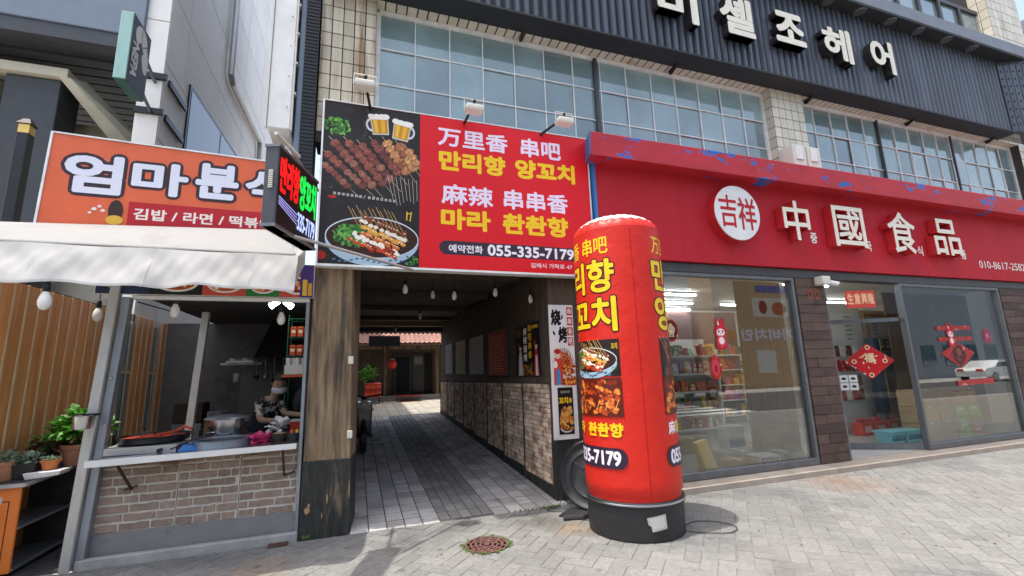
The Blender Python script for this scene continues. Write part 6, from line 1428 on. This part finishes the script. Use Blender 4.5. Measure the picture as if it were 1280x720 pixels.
# stickers and paper charms on the glass
def sticker(name, lab, draw, y=5.409, loc=(0, 0, 0), f=None, back=None):
    t = thing(name, lab, 'sticker', loc)
    P = Print(.0003); draw(P); P.build('printed_face', t, f or on_y(y)); return t
def charm(name, lab, outline, y, draw, cat='paper charm', f=None, m='pk_red'):
    t = thing(name, lab, cat, (sum(p[0] for p in outline)/len(outline), y, min(p[1] for p in outline)))
    F = f or (lambda u, v, d: (u, y-d, v))
    MB().prism(outline, F, 0, .003).build('card', W[m], t)
    P = Print(.0003); draw(P); P.build('printed_face', t, lambda u, v, d: F(u, v, d+.0033)); return t
def rabbit(P, x, z, s, pale=False):
    r, p = '#c22238', '#efd9d6'
    P.ell(x-.05*s, z+.30*s, .05*s, .12*s, r, 14, .15).ell(x+.06*s, z+.30*s, .05*s, .12*s, r, 14, -.15).ell(x-.05*s, z+.30*s, .02*s, .08*s, p, 10, .15)
    P.ell(x, z+.14*s, .15*s, .14*s, r, 20).ell(x, z+.10*s, .12*s, .09*s, p, 18).ell(x-.055*s, z+.12*s, .026*s, .032*s, '#201828', 10).ell(x+.055*s, z+.12*s, .026*s, .032*s, '#201828', 10).ell(x, z+.07*s, .02*s, .012*s, '#c22238', 8)
    P.ell(x, z-.12*s, .13*s, .15*s, '#d84456', 18).ell(x, z-.10*s, .08*s, .09*s, p, 14).ell(x-.09*s, z-.24*s, .06*s, .05*s, r, 10).ell(x+.09*s, z-.24*s, .06*s, .05*s, r, 10)
def ellp(x, z, a, b, n=28): return [(x+a*math.cos(2*math.pi*k/n), z+b*math.sin(2*math.pi*k/n)) for k in range(n)]
def rabp(x, z, s):
    h = [(.06, -.30), (.16, -.27), (.17, -.10), (.12, 0), (.18, .07), (.18, .18), (.13, .26), (.13, .42), (.06, .44), (.015, .30)]
    return [(x+u*s, z+v*s) for u, v in h]+[(x-u*s, z+v*s) for u, v in reversed(h)]
charm('rabbit_sticker', 'red paper rabbit stuck on the middle of the left window', rabp(5.16, 2.03, .64), 5.411, lambda P: rabbit(P, 5.16, 2.03, .62), 'sticker')
charm('rabbit_sticker', 'pink paper rabbit stuck on the right window above the diamond charm', rabp(10.57, 1.99, .62), 5.411, lambda P: rabbit(P, 10.57, 1.99, .60), 'sticker')
charm('round_sticker', 'round dark red emblem sticker at the left edge of the left window', ellp(4.27, 2.12, .125, .165), 5.411, lambda P: P.ell(4.27, 2.12, .11, .145, '#4a1a14', 24).ell(4.27, 2.14, .06, .07, '#b8a080', 14, 0, .25).text('吉', 4.22, 4.32, 2.03, 2.12, '#d8c8a0', .02), 'sticker')
charm('hanging_charm', 'small red hanging charm below the rabbit in the left window', ellp(5.0, 1.58, .11, .18), 5.411, lambda P: P.ell(5.0, 1.58, .07, .12, '#c84050', 20).ell(5.0, 1.56, .03, .06, '#8a1822', 12))
charm('oval_sticker', 'small oval magenta sticker at the right of the right window', ellp(11.69, 2.02, .12, .14), 5.411, lambda P: P.ell(11.69, 2.02, .1, .12, '#8a2a50', 20).ell(11.69, 2.02, .05, .06, '#b86a88', 12), 'sticker')
charm('fortune_placard', 'bright red placard with four characters above the shop door', [(7.92, 2.50), (8.66, 2.53), (8.66, 2.83), (7.92, 2.80)], 5.405, lambda P: [P.text(c_, 7.97+.17*i, 8.11+.17*i, 2.575+.006*i, 2.755+.006*i, '#f0b890', .03) for i, c_ in enumerate('生意興隆')], 'placard', None, 'redplastic')
bars = []
nd = Vector((-d.y, d.x, 0)).normalized() if False else None
ad, bd = Vector((9.28, 5.47, 0)), Vector((8.16, 6.15, 0)); dd_ = (ad-bd).normalized(); n2 = Vector((dd_.y, -dd_.x, 0))
if n2.y > 0: n2 = -n2
def ondoor(u, v, d_): p = bd+dd_*u+n2*(.006+d_); return (p.x, p.y, v)
def fu(P, cx_, cz_, a, pal=('#c01420', '#e8c8a0', '#8a0e16')):
    P.poly([(cx_-a*.9, cz_), (cx_, cz_-a*.9), (cx_+a*.9, cz_), (cx_, cz_+a*.9)], pal[0])
    for i in range(22): P.ell(cx_+R_.uniform(-.42, .42)*a, cz_+R_.uniform(-.42, .42)*a, a*.07, a*.04, R_.choice((pal[1], pal[2], pal[1])), 8, R_.uniform(0, 3), .2)
    P.text('福', cx_-a*.22, cx_+a*.24, cz_-a*.05, cz_+a*.42, pal[1], .03)
    for dx, dz in ((0, .72), (0, -.72), (.72, 0), (-.72, 0)): P.ell(cx_+dx*a, cz_+dz*a, a*.12, a*.12, pal[1], 12).ell(cx_+dx*a, cz_+dz*a, a*.07, a*.07, pal[2], 10)
cu = .74
charm('diamond_charm', 'red diamond fortune charm with gold pattern hanging on the open door glass', [(cu-.40, 1.60), (cu, 1.28), (cu+.40, 1.60), (cu, 1.92)], 5.8, lambda P: fu(P, cu, 1.60, .34), 'paper charm', ondoor)
charm('diamond_charm', 'dark red diamond charm on the right window below the pink rabbit', [(10.20, 1.70), (10.70, 1.42), (11.20, 1.70), (10.71, 1.91)], 5.413, lambda P: fu(P, 10.70, 1.67, .28, ('#5a1820', '#8a5a48', '#3a0e14')), 'paper charm')
for i, (z0, z1, lab_) in enumerate(((2.12, 2.20, 'upper dark red strip sticker across the right window'), (1.92, 1.99, 'lower dark red strip sticker across the right window'), (1.10, 1.20, 'long dark red strip low on the right window over the cartons'))):
    charm('strip_sticker', lab_, [(10.2+.3*(i == 2), z0), (11.2+.4*(i == 2), z0+.02), (11.2+.4*(i == 2), z1+.02), (10.2+.3*(i == 2), z1)], 5.411, lambda P: None, 'sticker')
t = thing('poster', 'white notice card with dark picture squares on the door glass', 'notice', (8.4, 5.9, 1.1)); P = Print()
P.rect(.21, .51, 1.09, 1.37, '#8f9490')
for i in range(2):
    for k in range(2): P.rect(.22+i*.15, .35+i*.15, 1.10+k*.14, 1.22+k*.14, '#d8d6d0').ell(.285+i*.15, 1.16+k*.14, .04, .025, '#3a3430', 12)
P.build('printed_face', t, lambda u, v, d_: ondoor(u, v, d_+.001))
t = thing('security_camera', 'white security camera on the brown pier under the red sign', 'camera', (7.3, 5.3, 2.93))
MB().box(7.18, 7.36, 5.20, 5.358, 2.86, 3.0).build('housing', W['plastic'], t, bevel=.02, seg=2); MB().tube([(7.36, 5.24, 2.90), (7.46, 5.16, 2.86)], .04, 12).build('lens_barrel', W['white'], t, smooth=True)
# ---------------------------------------------------------------- the other side of the street (seen in the panes)
ob = thing('brown_shop_building', 'brown three storey shop building across the street', 'building', (32, -17, 0))
MB().box(23.5, 41, -24, -14.2, 0, 11).build('wall', W['brownfront'], ob)
P = Print(.001)
def xx(x): return -x
P.text('가비치안', -30.6, -25.6, 3.3, 4.1, '#d8d0e0', .05).ell(-24.9, 3.7, .4, .4, '#c08020', 20)
P.rect(-30.8, -27.0, 5.0, 6.4, '#c8beb0').ell(-29.5, 5.6, .7, .5, '#a8501a', 16).ell(-28, 5.7, .4, .5, '#8a2a1a', 14).text('OPEN', -26.4, -25, 5.6, 6.2, '#8a88b0', .03) if False else P.rect(-30.8, -27.0, 5.0, 6.4, '#c8beb0').ell(-29.5, 5.6, .7, .5, '#a8501a', 16).ell(-28, 5.7, .4, .5, '#8a2a1a', 14)
P.rect(-30.5, -27.5, 6.8, 7.3, '#5a5a9a').rect(-30, -26, 7.7, 8.2, '#5a5a9a').rect(-28.6, -26.9, 1.0, 2.6, '#c8c4bc')
P.build('printed_front', ob, lambda u, v, d_: (-u, -14.19+d_, v))
for x in (31.5, 34, 36.5, 39): MB().box(x, x+1.8, -14.19, -14.1, .3, 2.9).build('window', W['bluewin'], ob)
ob = thing('pale_street_building', 'pale building across the street', 'building', (52, -17, 0))
MB().box(41.5, 75, -26, -15, 0, 9).build('wall', W['bluegrey'], ob)
for x in range(43, 74, 3): MB().box(x, x+1.8, -15, -14.95, 1, 2.8).build('window', W['bluewin'], ob)
ob = thing('grey_street_building', 'grey building across the street', 'building', (10, -18, 0))
MB().box(-25, 23, -28, -16, 0, 8.5).build('wall', W['farwall'], ob)
for x in range(-23, 22, 3):
    for z in (1, 4.3): MB().box(x, x+1.9, -16, -15.95, z, z+1.9).build('window', W['bluewin'], ob)
def car(x, y, paint, lab, rz):
    t = thing('parked_car', lab, 'car', (0, 0, 0), 'cars on the street'); WT[t.name] = Vector((0, 0, 0))
    prof_ = [(-2.2, .35), (-2.25, .75), (-2.05, .92), (-1.3, 1.0), (-.6, 1.42), (.7, 1.45), (1.55, 1.02), (2.1, .95), (2.25, .7), (2.2, .35)]
    mb = MB(); n = len(prof_)
    secs = [(-.9, .93), (-.86, 1), (.86, 1), (.9, .93)]; vs = []
    for yy, k_ in secs:
        for u, v in prof_: inset = .14*max(0, (v-.95)/.5); vs.append((u*k_, yy*(1-inset), v))
    fs = [(i*n+k_, i*n+(k_+1) % n, (i+1)*n+(k_+1) % n, (i+1)*n+k_) for i in range(3) for k_ in range(n)]+[tuple(range(n)), tuple(3*n+k_ for k_ in range(n))[::-1]]
    mb.add(vs, fs).build('body', W[paint], t, smooth=True)
    for s in (-1, 1): MB().add([(-1.15, s*.905, 1.0), (1.4, s*.905, 1.02), (.66, s*.79, 1.38), (-.55, s*.79, 1.36)], [(0, 1, 2, 3)]).add([(-1.15, s*.89, 1.0), (1.4, s*.89, 1.02), (.66, s*.77, 1.38), (-.55, s*.77, 1.36)], [(0, 1, 2, 3)]).build('window', W['carglass'], t)
    for u in (-1.4, 1.4):
        for s in (-1, 1):
            w = MB().lathe([(.2, -.1), (.31, -.1), (.33, 0), (.31, .1), (.2, .1)], (u, s*.82, .33), 24, axis='y').build('wheel', W['tub'], t, smooth=True); MB().lathe([(.2, s*.101), (.05, s*.105)], (u, s*.82, .33), 16, axis='y').build('rim', W['alu'], w)
    for s in (-1, 1):
        MB().box(2.17, 2.27, s*.55-.2, s*.55+.2, .72, .86).build('headlight', W['plastic'], t, bevel=.02); MB().box(-2.27, -2.17, s*.55-.2, s*.55+.2, .72, .88).build('tail_light', W['redplastic'], t, bevel=.02)
    t.location = (x, y, -.02); t.rotation_euler = (0, 0, rz); return t
car(42.5, -9, 'carwhite', 'white saloon car parked across the street', .05)
car(15.2, -8.4, 'cardark', 'black car waiting near the crosswalk', .0)
for o in list(col.objects):
    if o.name.startswith('ground'): o['kind'] = 'structure'
for n_, dx_ in (('scooter', -.10), ('court_plant', -.10), ('red_crate', -.10)): bpy.data.objects[n_].location.x += dx_
